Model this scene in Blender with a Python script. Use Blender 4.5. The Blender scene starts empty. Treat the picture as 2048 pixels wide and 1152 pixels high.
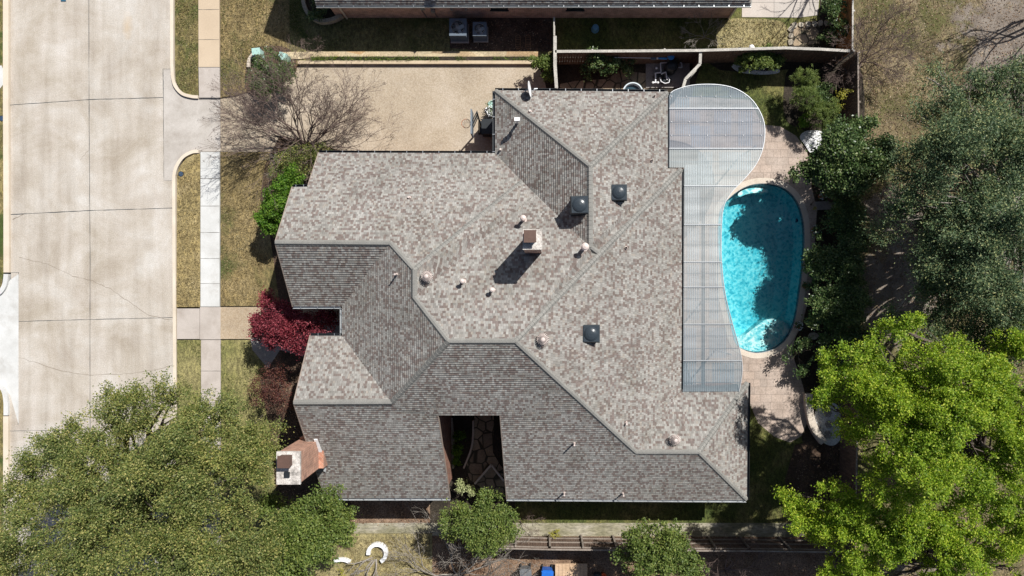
import bpy, math, random
import numpy as np
from mathutils import Vector, Matrix, geometry

# ---------------------------------------------------------------- camera, sky, sun
S = bpy.context.scene
COL = S.collection
CAM_H = 37.5          # height of the camera above the street, metres
FPX = 1365.0          # focal length in pixels of the 2048 px wide photograph
NX, NY = 1080.0, 590.0  # the point straight below the camera

cam_data = bpy.data.cameras.new('camera')
cam_data.sensor_width = 36.0
cam_data.lens = FPX / 2048.0 * 36.0
cam_data.shift_x = (1024.0 - NX) / 2048.0
cam_data.shift_y = (NY - 576.0) / 2048.0
cam_data.clip_start = 0.5
cam_data.clip_end = 1000.0
cam = bpy.data.objects.new('camera', cam_data)
COL.objects.link(cam)
cam.location = (0, 0, CAM_H)
cam.rotation_euler = (0, 0, 0)
S.camera = cam

SUN = Vector((0.53, 0.64, 1.0)).normalized()
SUN_EL = math.asin(SUN.z)
SUN_AZ = math.atan2(SUN.x, SUN.y)
world = bpy.data.worlds.new('World')
S.world = world
world.use_nodes = True
wn = world.node_tree.nodes
bg = wn.get('Background') or wn.new('ShaderNodeBackground')
sky = wn.new('ShaderNodeTexSky')
sky.sky_type = 'NISHITA'
sky.sun_disc = False
sky.sun_elevation = SUN_EL
sky.sun_rotation = SUN_AZ
sky.altitude = 200
sky.air_density = 1.0
sky.dust_density = 2.0
world.node_tree.links.new(sky.outputs[0], bg.inputs[0])
bg.inputs[1].default_value = 0.056
sl = bpy.data.lights.new('sun', 'SUN')
sl.energy = 4.9
sl.angle = math.radians(0.53)
sl.color = (1.0, 0.975, 0.925)
so = bpy.data.objects.new('sun', sl)
so.rotation_euler = (-SUN).to_track_quat('-Z', 'Y').to_euler()
so.location = SUN * 60
COL.objects.link(so)
S.view_settings.view_transform = 'Standard'
S.view_settings.look = 'None'
S.view_settings.gamma = 1.0
S.view_settings.exposure = 0.33
S.render.engine = 'CYCLES'
S.cycles.max_bounces = 6
S.cycles.diffuse_bounces = 3
S.cycles.glossy_bounces = 2
S.cycles.transmission_bounces = 4
S.cycles.transparent_max_bounces = 12
S.cycles.caustics_reflective = False
S.cycles.caustics_refractive = False

# ---------------------------------------------------------------- helpers
def W(px, py, z=0.0):
    """The point at height z seen at pixel (px, py) of the photograph."""
    k = (CAM_H - z) / FPX
    return Vector(((px - NX) * k, (NY - py) * k, z))

def mpp(z=0.0):
    return (CAM_H - z) / FPX

class NT:
    """Small node-tree writer."""
    def __init__(self, mat):
        mat.use_nodes = True
        self.t = mat.node_tree
        self.t.nodes.clear()
    def n(self, typ, ins=None, **props):
        nd = self.t.nodes.new(typ)
        for k, v in props.items():
            setattr(nd, k, v)
        for k, v in (ins or {}).items():
            s = nd.inputs[k]
            if hasattr(v, 'is_linked') or isinstance(v, bpy.types.NodeSocket):
                self.t.links.new(v, s)
            else:
                if s.type == 'RGBA' and len(v) == 3:
                    v = (*v, 1)
                s.default_value = v
        return nd
    def math(self, op, a, b=0.0, c=0.0):
        return self.n('ShaderNodeMath', {0: a, 1: b, 2: c}, operation=op).outputs[0]
    def ramp(self, fac, stops, interp='LINEAR'):
        r = self.n('ShaderNodeValToRGB', {0: fac})
        cr = r.color_ramp
        cr.interpolation = interp
        while len(cr.elements) < len(stops):
            cr.elements.new(0.5)
        for e, (p, c) in zip(cr.elements, stops):
            e.position = p
            if not hasattr(c, '__len__'):
                c = (c, c, c)
            e.color = (*c[:3], 1)
        return r.outputs[0]
    def mix(self, fac, a, b, mode='MIX'):
        m = self.n('ShaderNodeMix', data_type='RGBA', blend_type=mode)
        for i, v in ((0, fac), (6, a), (7, b)):
            s = m.inputs[i]
            if isinstance(v, bpy.types.NodeSocket):
                self.t.links.new(v, s)
            else:
                if i and len(v) == 3:
                    v = (*v, 1)
                s.default_value = v
        return m.outputs[2]
    def noise(self, vec, scale, detail=4.0, rough=0.6, dist=0.0):
        return self.n('ShaderNodeTexNoise', {'Vector': vec, 'Scale': scale, 'Detail': detail, 'Roughness': rough, 'Distortion': dist}).outputs[0]
    def out(self, surf, vol=None):
        o = self.n('ShaderNodeOutputMaterial', {'Surface': surf})
        if vol:
            self.t.links.new(vol, o.inputs['Volume'])

MATS = {}
def obj_coord(t):
    return t.n('ShaderNodeTexCoord').outputs['Object']

def M(name, stops, scale=0.5, fine=12.0, famt=0.35, rough=0.9, bump=0.3, bdist=0.02, stretch=None, metallic=0.0, spec=0.3, extra=None):
    """Mottled procedural surface: colour ramp over large noise, multiplied by fine grain, with bump."""
    if name in MATS:
        return MATS[name]
    m = bpy.data.materials.new(name)
    t = NT(m)
    co = obj_coord(t)
    if stretch:
        co = t.n('ShaderNodeMapping', {'Vector': co, 'Scale': stretch}).outputs[0]
    big = t.noise(co, scale, 5, 0.62)
    col = t.ramp(big, stops)
    fn = t.noise(co, fine, 3, 0.7)
    g = t.ramp(fn, [(0.25, 1 - famt), (0.75, 1 + famt * 0.0 + 0.0)]) if False else t.math('MULTIPLY_ADD', t.math('SUBTRACT', fn, 0.5), famt * 4, 1.0)
    gc = t.n('ShaderNodeCombineXYZ', {0: g, 1: g, 2: g}).outputs[0]
    col = t.mix(1.0, col, gc, 'MULTIPLY')
    if extra:
        col = extra(t, co, col)
    bmp = t.n('ShaderNodeBump', {'Height': fn, 'Strength': bump, 'Distance': bdist}).outputs[0]
    p = t.n('ShaderNodeBsdfPrincipled', {'Base Color': col, 'Roughness': rough, 'Normal': bmp, 'Metallic': metallic, 'Specular IOR Level': spec})
    t.out(p.outputs[0])
    MATS[name] = m
    return m

def plain(name, col, rough=0.6, metallic=0.0, var=0.12, scale=6.0):
    c = Vector(col)
    return M(name, [(0.3, tuple(c * (1 - var))), (0.7, tuple(c * (1 + var)))], scale=scale, fine=40, famt=0.08, rough=rough, metallic=metallic, bump=0.05)

def leaf_mat(name, stops, trans=0.35, rough=0.55, patch=None):
    m = bpy.data.materials.new(name)
    t = NT(m)
    geo = t.n('ShaderNodeNewGeometry')
    r = geo.outputs['Random Per Island']
    col = t.ramp(r, stops)
    co = obj_coord(t)
    big = t.noise(co, 0.55, 3, 0.6)
    col = t.mix(1.0, col, t.ramp(big, patch or [(0.3, (0.8, 0.85, 0.85)), (0.7, (1.2, 1.12, 1.0))]), 'MULTIPLY')
    p = t.n('ShaderNodeBsdfPrincipled', {'Base Color': col, 'Roughness': rough, 'Specular IOR Level': 0.35})
    tr = t.n('ShaderNodeBsdfTranslucent', {'Color': col})
    mx = t.n('ShaderNodeMixShader', {0: trans, 1: p.outputs[0], 2: tr.outputs[0]})
    t.out(mx.outputs[0])
    MATS[name] = m
    return m

# ---- mesh builder
class MB:
    def __init__(self):
        self.v, self.f = [], []
    def add(self, vs, fs):
        o = len(self.v)
        self.v += [tuple(x) for x in vs]
        self.f += [tuple(i + o for i in f) for f in fs]
        return self
    def box(self, c, s, rz=0.0, M4=None):
        hx, hy, hz = s[0] / 2, s[1] / 2, s[2] / 2
        vs = [Vector((x, y, z)) for x in (-hx, hx) for y in (-hy, hy) for z in (-hz, hz)]
        R = M4 if M4 is not None else Matrix.Rotation(rz, 3, 'Z')
        vs = [R @ v + Vector(c) for v in vs]
        return self.add(vs, [(0, 1, 3, 2), (4, 6, 7, 5), (0, 4, 5, 1), (2, 3, 7, 6), (0, 2, 6, 4), (1, 5, 7, 3)])
    def taper(self, c, s0, s1, h, rz=0.0):
        """Box tapering from footprint s0 at c to s1 at height h."""
        R = Matrix.Rotation(rz, 3, 'Z')
        vs = []
        for (sx, sy), z in ((s0, 0), (s1, h)):
            for x, y in ((-1, -1), (1, -1), (1, 1), (-1, 1)):
                vs.append(R @ Vector((x * sx / 2, y * sy / 2, z)) + Vector(c))
        return self.add(vs, [(3, 2, 1, 0), (4, 5, 6, 7), (0, 1, 5, 4), (1, 2, 6, 5), (2, 3, 7, 6), (3, 0, 4, 7)])
    def beam(self, a, b, w, h, up=Vector((0, 0, 1))):
        a, b = Vector(a), Vector(b)
        d = (b - a).normalized()
        s = d.cross(up)
        if s.length < 1e-4:
            s = d.cross(Vector((0, 1, 0)))
        s.normalize()
        u = s.cross(d)
        vs = []
        for p in (a, b):
            for i, j in ((-1, -1), (1, -1), (1, 1), (-1, 1)):
                vs.append(p + s * (i * w / 2) + u * (j * h / 2))
        return self.add(vs, [(3, 2, 1, 0), (4, 5, 6, 7), (0, 1, 5, 4), (1, 2, 6, 5), (2, 3, 7, 6), (3, 0, 4, 7)])
    def cone(self, a, b, r0, r1, n=12, cap=True):
        a, b = Vector(a), Vector(b)
        d = (b - a).normalized()
        s = d.cross(Vector((0, 0, 1)))
        if s.length < 1e-4:
            s = Vector((1, 0, 0))
        s.normalize()
        u = s.cross(d)
        vs = []
        for p, r in ((a, r0), (b, r1)):
            for i in range(n):
                t = 2 * math.pi * i / n
                vs.append(p + (s * math.cos(t) + u * math.sin(t)) * r)
        fs = [(i, (i + 1) % n, n + (i + 1) % n, n + i) for i in range(n)]
        if cap:
            fs += [tuple(range(n - 1, -1, -1)), tuple(range(n, 2 * n))]
        return self.add(vs, fs)
    def path(self, pts, r, n=8):
        for a, b in zip(pts, pts[1:]):
            self.cone(a, b, r, r, n)
        return self
    def lathe(self, c, prof, n=20, ax=None):
        c = Vector(c)
        R = ax if ax is not None else Matrix.Identity(3)
        vs, fs = [], []
        for r, z in prof:
            for i in range(n):
                t = 2 * math.pi * i / n
                vs.append(R @ Vector((r * math.cos(t), r * math.sin(t), z)) + c)
        for k in range(len(prof) - 1):
            for i in range(n):
                j = (i + 1) % n
                fs.append((k * n + i, k * n + j, (k + 1) * n + j, (k + 1) * n + i))
        fs.append(tuple(range(n - 1, -1, -1)))
        fs.append(tuple((len(prof) - 1) * n + i for i in range(n)))
        return self.add(vs, fs)
    def prism(self, pts, z0, z1, hole=None):
        """Closed solid over a 2D polygon (any winding, may be concave)."""
        if hole:
            return self.ring(pts, hole, z0, z1)
        pts = [Vector((p[0], p[1])) for p in pts]
        area = sum(a.x * b.y - b.x * a.y for a, b in zip(pts, pts[1:] + pts[:1]))
        if area < 0:
            pts = pts[::-1]
        n = len(pts)
        vs = [(p.x, p.y, z0) for p in pts] + [(p.x, p.y, z1) for p in pts]
        tris = geometry.tessellate_polygon([[Vector((p.x, p.y, 0)) for p in pts]])
        fs = []
        for t in tris:
            a, b, c = [pts[i] for i in t]
            if (b - a).cross(c - a) < 0:
                t = (t[0], t[2], t[1])
            fs.append(tuple(i + n for i in t))
            fs.append((t[2], t[1], t[0]))
        fs += [(i, (i + 1) % n, n + (i + 1) % n, n + i) for i in range(n)]
        return self.add(vs, fs)
    def ring(self, outer, hole, z0, z1):
        def ccw(P):
            P = [Vector((p[0], p[1])) for p in P]
            a = sum(p.x * q.y - q.x * p.y for p, q in zip(P, P[1:] + P[:1]))
            return P if a > 0 else P[::-1]
        O, H = ccw(outer), ccw(hole)
        A = O + H
        tris = geometry.tessellate_polygon([[Vector((p.x, p.y, 0)) for p in O], [Vector((p.x, p.y, 0)) for p in H]])
        n, no = len(A), len(O)
        vs = [(p.x, p.y, z0) for p in A] + [(p.x, p.y, z1) for p in A]
        fs = []
        for t in tris:
            a, b, c = [A[i] for i in t]
            if (b - a).cross(c - a) < 0:
                t = (t[0], t[2], t[1])
            fs.append(tuple(i + n for i in t))
        for i in range(no):
            j = (i + 1) % no
            fs.append((i, j, n + j, n + i))
        m = len(H)
        for i in range(m):
            a, b = no + i, no + (i + 1) % m
            fs.append((b, a, n + a, n + b))
        return self.add(vs, fs)
    def build(self, name, mat, parent=None, smooth=False, **props):
        me = bpy.data.meshes.new(name)
        me.from_pydata(self.v, [], self.f)
        me.update()
        return link(name, me, mat, parent, smooth, **props)

def link(name, me, mat, parent=None, smooth=False, **props):
    if mat:
        me.materials.append(mat)
    if smooth:
        me.polygons.foreach_set('use_smooth', [True] * len(me.polygons))
    o = bpy.data.objects.new(name, me)
    COL.objects.link(o)
    if parent:
        o.parent = parent
    for k, v in props.items():
        o[k] = v
    return o

def thing(name, label, cat, loc=(0, 0, 0), group=None, rz=0.0):
    o = bpy.data.objects.new(name, None)
    o.empty_display_size = 0.2
    COL.objects.link(o)
    o.location = loc
    o.rotation_euler = (0, 0, rz)
    o['label'] = label
    o['category'] = cat
    if group:
        o['group'] = group
    return o

def dup(root, loc, label, rz=None, scale=None):
    """A copy of a thing with copies of its parts and sub-parts."""
    def rec(o, par):
        c = o.copy()
        COL.objects.link(c)
        if par:
            c.parent = par
        for ch in list(o.children):
            if ch.get('_src') is None:
                rec(ch, c)
        return c
    c = rec(root, None)
    c.location = loc
    if rz is not None:
        c.rotation_euler = (0, 0, rz)
    if scale:
        c.scale = (scale,) * 3
    c['label'] = label
    return c

def catmull(pts, n=6, closed=True):
    out = []
    N = len(pts)
    P = [Vector((p[0], p[1])) for p in pts]
    rng = range(N) if closed else range(N - 1)
    for i in rng:
        p0 = P[(i - 1) % N] if closed else P[max(i - 1, 0)]
        p1, p2 = P[i], P[(i + 1) % N]
        p3 = P[(i + 2) % N] if closed else P[min(i + 2, N - 1)]
        for k in range(n):
            t = k / n
            q = 0.5 * ((2 * p1) + (p2 - p0) * t + (2 * p0 - 5 * p1 + 4 * p2 - p3) * t * t + (3 * p1 - p0 - 3 * p2 + p3) * t ** 3)
            out.append((q.x, q.y))
    if not closed:
        out.append(tuple(P[-1]))
    return out

def px2(pts, z=0.0):
    return [W(p[0], p[1], z).xy for p in pts]

def sheet(name, pts, z, mat, kind='structure', th=0.05):
    """A flat slab of ground material over a polygon given in photo pixels, its top at z."""
    return MB().prism(px2(pts, z), z - th, z).build(name, mat, kind=kind)

def tube_mesh(name, segs, mat, parent, sides=4, **props):
    """segs: list of (a, b, ra, rb) as one mesh of tapered prisms."""
    if not segs:
        return None
    A = np.array([s[0][:] for s in segs], float)
    B = np.array([s[1][:] for s in segs], float)
    ra = np.array([s[2] for s in segs]); rb = np.array([s[3] for s in segs])
    D = B - A
    D /= np.linalg.norm(D, axis=1, keepdims=True) + 1e-9
    ref = np.where(np.abs(D[:, 2:3]) > 0.9, np.array([[1.0, 0, 0]]), np.array([[0, 0, 1.0]]))
    U = np.cross(D, ref); U /= np.linalg.norm(U, axis=1, keepdims=True)
    V = np.cross(D, U)
    n = len(segs)
    vs = np.zeros((n, 2 * sides, 3))
    for i in range(sides):
        a = 2 * math.pi * i / sides
        off = U * math.cos(a) + V * math.sin(a)
        vs[:, i] = A + off * ra[:, None]
        vs[:, sides + i] = B + off * rb[:, None]
    base = (np.arange(n) * 2 * sides)[:, None]
    quads = np.concatenate([base + np.array([[i, (i + 1) % sides, sides + (i + 1) % sides, sides + i]]) for i in range(sides)])
    return quad_mesh(name, vs.reshape(-1, 3), quads, mat, parent, **props)

def quad_mesh(name, verts, quads, mat, parent=None, **props):
    me = bpy.data.meshes.new(name)
    nv, nq = len(verts), len(quads)
    me.vertices.add(nv)
    me.vertices.foreach_set('co', np.asarray(verts, np.float32).ravel())
    me.loops.add(nq * 4)
    me.loops.foreach_set('vertex_index', np.asarray(quads, np.int32).ravel())
    me.polygons.add(nq)
    me.polygons.foreach_set('loop_start', np.arange(0, nq * 4, 4, dtype=np.int32))
    me.update(calc_edges=True)
    return link(name, me, mat, parent, **props)

def leaf_quads(c, d, nrm, ln, wd):
    """Rhombic leaves at centres c, along d, with approximate normal nrm."""
    s = np.cross(d, nrm)
    s /= np.linalg.norm(s, axis=1, keepdims=True) + 1e-9
    a = c - d * ln[:, None] * 0.5
    b = c + s * wd[:, None] * 0.5
    e = c + d * ln[:, None] * 0.5
    f = c - s * wd[:, None] * 0.5
    v = np.stack([a, b, e, f], 1).reshape(-1, 3)
    q = np.arange(len(c) * 4).reshape(-1, 4)
    return v, q

def unit(rs, n):
    v = rs.normal(size=(n, 3))
    return v / np.linalg.norm(v, axis=1, keepdims=True)

def crown_points(rs, blobs, clumps, per, rc, elong=1.0, squash=0.75, low=-0.25, shell=0.8, gap=1.3, relief=0.12, crease=0.3):
    """Leaf centres gathered into clumps on and inside the shells of blobs (centre, radius)."""
    C = np.array([b[0][:] for b in blobs]); R = np.array([b[1] for b in blobs])
    w = R ** 2 / (R ** 2).sum()
    k = rs.choice(len(R), size=clumps, p=w)
    dirs = unit(rs, clumps)
    dirs[:, 2] = np.where(dirs[:, 2] < low, -dirs[:, 2], dirs[:, 2])
    rad = shell + (1 - shell) * rs.random(clumps) ** 0.7
    # lumps and hollows that follow the crown, and stray sprays beyond its edge
    far = rs.random(clumps) < 0.10
    rad = np.where(far, rad * rs.uniform(1.05, 1.30, clumps), rad)
    inner = rs.random(clumps) < 0.22
    rad = np.where(inner, rs.random(clumps) * 0.8, rad) * rs.normal(1.0, 0.08, clumps)
    cc = C[k] + dirs * (R[k] * rad)[:, None] * np.array([1, 1, squash])
    ph = rs.uniform(0, 6.28, 6)
    x_, y_ = cc[:, 0], cc[:, 1]
    fld = np.sin(x_ * 1.35 + 1.6 * np.sin(y_ * 0.9 + ph[0]) + ph[1]) + np.sin(y_ * 1.55 + 1.5 * np.sin(x_ * 0.8 + ph[2]) + ph[3]) + 0.7 * np.sin((x_ - y_) * 2.1 + ph[4])
    cc[:, 2] += fld * relief * R[k]
    f2 = np.sin(2.6 * x_ + 1.4 * np.sin(1.9 * y_ + ph[5]) + ph[0]) + np.sin(2.8 * y_ + 1.4 * np.sin(1.7 * x_ + ph[1]) + ph[2])
    cc[:, 2] += np.clip(np.abs(f2) - 0.6, -0.6, 0.6) * crease
    keep = (fld + rs.normal(size=clumps) * 0.35 > -gap) & ((np.abs(f2) > 0.16 * min(crease * 2, 1)) | (rs.random(clumps) < .35))
    cc, dirs, far, k = cc[keep], dirs[keep], far[keep], k[keep]
    clumps = len(cc)
    out = dirs + rs.normal(size=dirs.shape) * 0.5
    out[:, 2] *= 0.6
    out /= np.linalg.norm(out, axis=1, keepdims=True)
    size = rc * rs.uniform(0.6, 1.35, clumps) * np.where(far, 0.65, 1.0)
    m = np.maximum(4, (per * (size / rc) ** 2)).astype(int)
    idx = np.repeat(np.arange(clumps), m)
    g = rs.normal(size=(len(idx), 3)) * 0.5
    p = cc[idx] + (g * np.array([1, 1, 0.6])) * size[idx][:, None]
    if elong > 1:
        p += out[idx] * (rs.normal(size=len(idx)) * size[idx] * 0.5 * (elong - 1))[:, None]
    return p, out[idx], cc, out

def crown(name, rs, parent, mat, blobs, clumps, per, rc, leaf=(0.10, 0.06), elong=1.0, squash=0.75, up=0.6, zmin=0.15, low=-0.25, shell=0.8, gap=1.3, relief=0.12, crease=0.3, **props):
    p, o, cc, oo = crown_points(rs, blobs, clumps, per, rc, elong, squash, low, shell, gap, relief, crease)
    keep = p[:, 2] > zmin
    p, o = p[keep], o[keep]
    n = len(p)
    d = o + unit(rs, n) * 0.9
    d /= np.linalg.norm(d, axis=1, keepdims=True)
    nr = unit(rs, n) + np.array([0, 0, up * 2])
    ln = leaf[0] * rs.uniform(0.6, 1.3, n)
    wd = leaf[1] * rs.uniform(0.7, 1.3, n)
    v, q = leaf_quads(p, d, nr, ln, wd)
    return quad_mesh(name, v, q, mat, parent, **props), cc

def limb(segs, rnd, a, b, r0, r1, n=5, wob=0.08):
    """A gently crooked limb from a to b."""
    a, b = Vector(a), Vector(b)
    L = (b - a).length
    pts = [a]
    for i in range(1, n):
        t = i / n
        p = a.lerp(b, t) + Vector((rnd.uniform(-1, 1), rnd.uniform(-1, 1), rnd.uniform(-0.3, 1))) * L * wob
        pts.append(p)
    pts.append(b)
    for i in range(n):
        segs.append((pts[i], pts[i + 1], r0 + (r1 - r0) * i / n, r0 + (r1 - r0) * (i + 1) / n))
    return pts

def grow(segs, tips, rnd, p, d, L, r, depth, spread=0.5, lift=0.1, kids=(2, 3), shrink=0.72):
    """Recursive bare branching."""
    n = 3
    q = p
    for i in range(n):
        d = (d + Vector((rnd.uniform(-1, 1), rnd.uniform(-1, 1), rnd.uniform(-1, 1))) * 0.17 + Vector((0, 0, lift * 0.2))).normalized()
        e = q + d * (L / n)
        segs.append((q, e, r * (1 - 0.3 * i / n), r * (1 - 0.3 * (i + 1) / n)))
        if depth > 0 and depth < 4 and rnd.random() < 0.35:
            dd = (d + Vector((rnd.uniform(-1, 1), rnd.uniform(-1, 1), rnd.uniform(-0.6, 0.8))) * 0.9).normalized()
            grow(segs, tips, rnd, e, dd, L * 0.45, r * 0.4, max(depth - 2, 0), spread, lift, kids, shrink)
        q = e
    if depth == 0:
        tips.append(q)
        return
    for _ in range(rnd.randint(*kids)):
        dd = (d + Vector((rnd.uniform(-1, 1), rnd.uniform(-1, 1), rnd.uniform(-0.7, 0.7))) * spread).normalized()
        grow(segs, tips, rnd, q, dd, L * shrink * rnd.uniform(0.8, 1.15), r * 0.62, depth - 1, spread, lift, kids, shrink)

# ---------------------------------------------------------------- materials
def streaks(t, co, col):
    s = t.n('ShaderNodeMapping', {'Vector': co, 'Scale': (1.6, 0.12, 1)}).outputs[0]
    v = t.noise(s, 1.0, 6, 0.6)
    col = t.mix(1.0, col, t.ramp(v, [(0.3, (0.83, 0.81, 0.79)), (0.5, (0.98, 0.97, 0.96)), (0.72, (1.1, 1.1, 1.12))]), 'MULTIPLY')
    w = t.noise(co, 0.28, 7, 0.72, 0.6)
    col = t.mix(1.0, col, t.ramp(w, [(0.35, (0.84, 0.80, 0.74)), (0.5, (1.0, 0.98, 0.96)), (0.66, (1.12, 1.14, 1.17))]), 'MULTIPLY')
    d = t.n('ShaderNodeVectorMath', {0: t.n('ShaderNodeVectorMath', {0: co, 1: (W(255, 50).x, W(255, 50).y, 0)}, operation='SUBTRACT').outputs[0], 1: (1.6, 0.55, 0)}, operation='MULTIPLY').outputs[0]
    ln = t.n('ShaderNodeVectorMath', {0: d}, operation='LENGTH').outputs[1]
    ln = t.math('ADD', ln, t.math('MULTIPLY', t.noise(co, 1.6, 5, 0.7), 0.9))
    col = t.mix(t.ramp(ln, [(0.55, 0.45), (0.98, 0)]), col, (0.46, 0.33, 0.19))
    sp = t.noise(co, 2.3, 6, 0.75)
    col = t.mix(t.ramp(sp, [(0.70, 0), (0.78, 0.6)]), col, (0.30, 0.26, 0.22))
    return col
m_street = M('street_concrete', [(0.25, (0.375, 0.335, 0.29)), (0.5, (0.445, 0.41, 0.365)), (0.75, (0.52, 0.495, 0.46))], 0.5, 20, 0.30, bump=0.15, extra=streaks)
m_kerb = M('kerb_concrete', [(0.3, (0.56, 0.48, 0.38)), (0.7, (0.66, 0.58, 0.48))], 0.8, 30, 0.16)
def stain(t, co, col):
    w = t.noise(co, 1.1, 6, 0.7, 0.2)
    return t.mix(1.0, col, t.ramp(w, [(0.3, (0.84, 0.82, 0.80)), (0.5, (1, 1, 1)), (0.75, (1.08, 1.08, 1.09))]), 'MULTIPLY')
m_approach = M('approach_concrete', [(0.3, (0.37, 0.335, 0.30)), (0.7, (0.49, 0.455, 0.42))], 0.7, 26, 0.15, extra=stain)
m_walk_tan = M('walk_tan', [(0.3, (0.47, 0.37, 0.265)), (0.7, (0.53, 0.425, 0.31))], 0.8, 28, 0.15)
m_walk_grey = M('walk_grey', [(0.3, (0.40, 0.355, 0.32)), (0.7, (0.48, 0.43, 0.39))], 0.8, 28, 0.15, extra=stain)
m_walk_white = M('walk_white', [(0.3, (0.50, 0.50, 0.485)), (0.7, (0.60, 0.60, 0.59))], 0.8, 28, 0.12, extra=stain)
m_joint = plain('joint_sealant', (0.045, 0.055, 0.06))
m_crack = plain('crack_dirt', (0.22, 0.18, 0.14))
def pebbles(t, co, col):
    v = t.n('ShaderNodeTexVoronoi', {'Vector': co, 'Scale': 22.0})
    col = t.mix(1.0, col, t.ramp(t.noise(co, 0.33, 5, 0.6, 0.5), [(0.33, (0.76, 0.74, 0.74)), (0.5, (0.98, 0.97, 0.96)), (0.64, (1.16, 1.18, 1.24))]), 'MULTIPLY')
    return t.mix(0.42, col, t.ramp(t.n('ShaderNodeSeparateColor', {0: v.outputs['Color']}).outputs[0], [(0.0, (0.27, 0.215, 0.155)), (0.45, (0.39, 0.32, 0.235)), (1.0, (0.52, 0.46, 0.37))]))
m_gravel = M('exposed_aggregate', [(0.25, (0.33, 0.265, 0.19)), (0.5, (0.39, 0.32, 0.24)), (0.75, (0.43, 0.37, 0.30))], 0.42, 14, 0.22, bump=0.5, extra=pebbles)
m_front_walk = M('front_walk_aggregate', [(0.3, (0.36, 0.265, 0.17)), (0.7, (0.42, 0.32, 0.215))], 0.6, 14, 0.28, bump=0.5, extra=pebbles)
def grassm(name, a, b, c, sc=0.7, famt=0.5, patch=None, bare=()):
    def ex(t, co, col):
        s = t.n('ShaderNodeMapping', {'Vector': co, 'Rotation': (0, 0, 0.5), 'Scale': (1, 0.5, 1)}).outputs[0]
        f = t.noise(s, 7.0, 5, 0.85)
        col = t.mix(1.0, col, t.ramp(f, [(0.34, (0.38, 0.36, 0.32)), (0.5, (0.95, 0.95, 0.95)), (0.66, (1.7, 1.65, 1.5))]), 'MULTIPLY')
        if patch:
            w = t.noise(co, patch[1], 5, 0.65, 0.4)
            col = t.mix(t.ramp(w, [(patch[2], 0), (patch[2] + 0.12, 1)]), col, t.mix(1.0, (*patch[0], 1), t.ramp(f, [(0.3, (0.6, 0.6, 0.6)), (0.7, (1.35, 1.35, 1.3))]), 'MULTIPLY'))
        if bare:
            wob = t.math('MULTIPLY', t.math('SUBTRACT', t.noise(co, 0.55, 6, 0.7), 0.5), 2.6)
            tot = None
            for bx, by, rx, ry in bare:
                c_ = W(bx, by, -.2)
                d = t.n('ShaderNodeVectorMath', {0: t.n('ShaderNodeVectorMath', {0: co, 1: (c_.x, c_.y, 0)}, operation='SUBTRACT').outputs[0], 1: (36.4 / rx, 36.4 / ry, 0)}, operation='MULTIPLY').outputs[0]
                k = t.math('ADD', t.n('ShaderNodeVectorMath', {0: d}, operation='LENGTH').outputs[1], wob)
                tot = k if tot is None else t.math('MINIMUM', tot, k)
            dirt = t.ramp(t.noise(co, 1.2, 6, 0.75), [(0.3, (0.13, 0.105, 0.085)), (0.5, (0.21, 0.175, 0.145)), (0.7, (0.31, 0.27, 0.225))])
            col = t.mix(t.ramp(tot, [(0.8, 1), (1.1, 0)]), col, dirt)
        return col
    return M(name, [(0.3, a), (0.5, b), (0.7, c)], sc, 18, famt, bump=0.8, bdist=0.05, extra=ex)
m_lawn = grassm('dry_lawn', (0.15, 0.115, 0.055), (0.235, 0.18, 0.085), (0.28, 0.22, 0.12), 0.45, patch=((0.085, 0.095, 0.03), 0.35, 0.52))
m_strip_gold = grassm('gold_grass', (0.215, 0.165, 0.075), (0.285, 0.225, 0.105), (0.34, 0.275, 0.15), 0.8)
m_strip_mixed = grassm('mixed_grass', (0.10, 0.10, 0.035), (0.18, 0.15, 0.06), (0.25, 0.20, 0.09), 0.8, patch=((0.06, 0.085, 0.02), 0.5, 0.5))
m_strip_green = grassm('green_grass', (0.14, 0.145, 0.05), (0.20, 0.185, 0.075), (0.26, 0.23, 0.105), 0.6)
m_turf = grassm('back_lawn', (0.04, 0.065, 0.013), (0.09, 0.10, 0.028), (0.20, 0.17, 0.07), 0.55)
m_side = grassm('side_lawn', (0.10, 0.10, 0.04), (0.15, 0.14, 0.06), (0.22, 0.19, 0.09), 0.5, patch=((0.06, 0.075, 0.02), 0.4, 0.5))
m_olive = grassm('pale_lawn', (0.20, 0.17, 0.08), (0.28, 0.24, 0.12), (0.34, 0.29, 0.16), 0.7)
m_alley = grassm('alley_ground', (0.10, 0.075, 0.045), (0.17, 0.135, 0.075), (0.26, 0.21, 0.135), 0.45, patch=((0.105, 0.10, 0.038), 0.30, 0.46), bare=((2040, 90, 130, 130), (1800, 580, 90, 130), (1850, 1100, 60, 60), (1790, 420, 60, 60)))
m_dirt = M('alley_dirt', [(0.3, (0.20, 0.16, 0.125)), (0.7, (0.33, 0.275, 0.22))], 0.8, 12, 0.5, bump=0.8)
m_mulch = M('mulch', [(0.3, (0.045, 0.028, 0.018)), (0.5, (0.085, 0.055, 0.038)), (0.75, (0.14, 0.09, 0.06))], 1.2, 15, 0.9, bump=1.0, bdist=0.04)
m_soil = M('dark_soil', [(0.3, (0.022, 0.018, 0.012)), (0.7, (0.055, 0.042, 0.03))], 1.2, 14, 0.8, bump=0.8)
m_leafbed = M('leaf_litter', [(0.3, (0.13, 0.075, 0.045)), (0.5, (0.20, 0.13, 0.085)), (0.75, (0.30, 0.21, 0.15))], 1.0, 14, 0.9, bump=1.0, bdist=0.04)
m_moss = M('mossy_concrete', [(0.25, (0.15, 0.14, 0.08)), (0.45, (0.24, 0.22, 0.15)), (0.6, (0.34, 0.31, 0.24)), (0.8, (0.46, 0.43, 0.38))], 1.4, 8, 0.45, stretch=(0.5, 1.4, 1))
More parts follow.
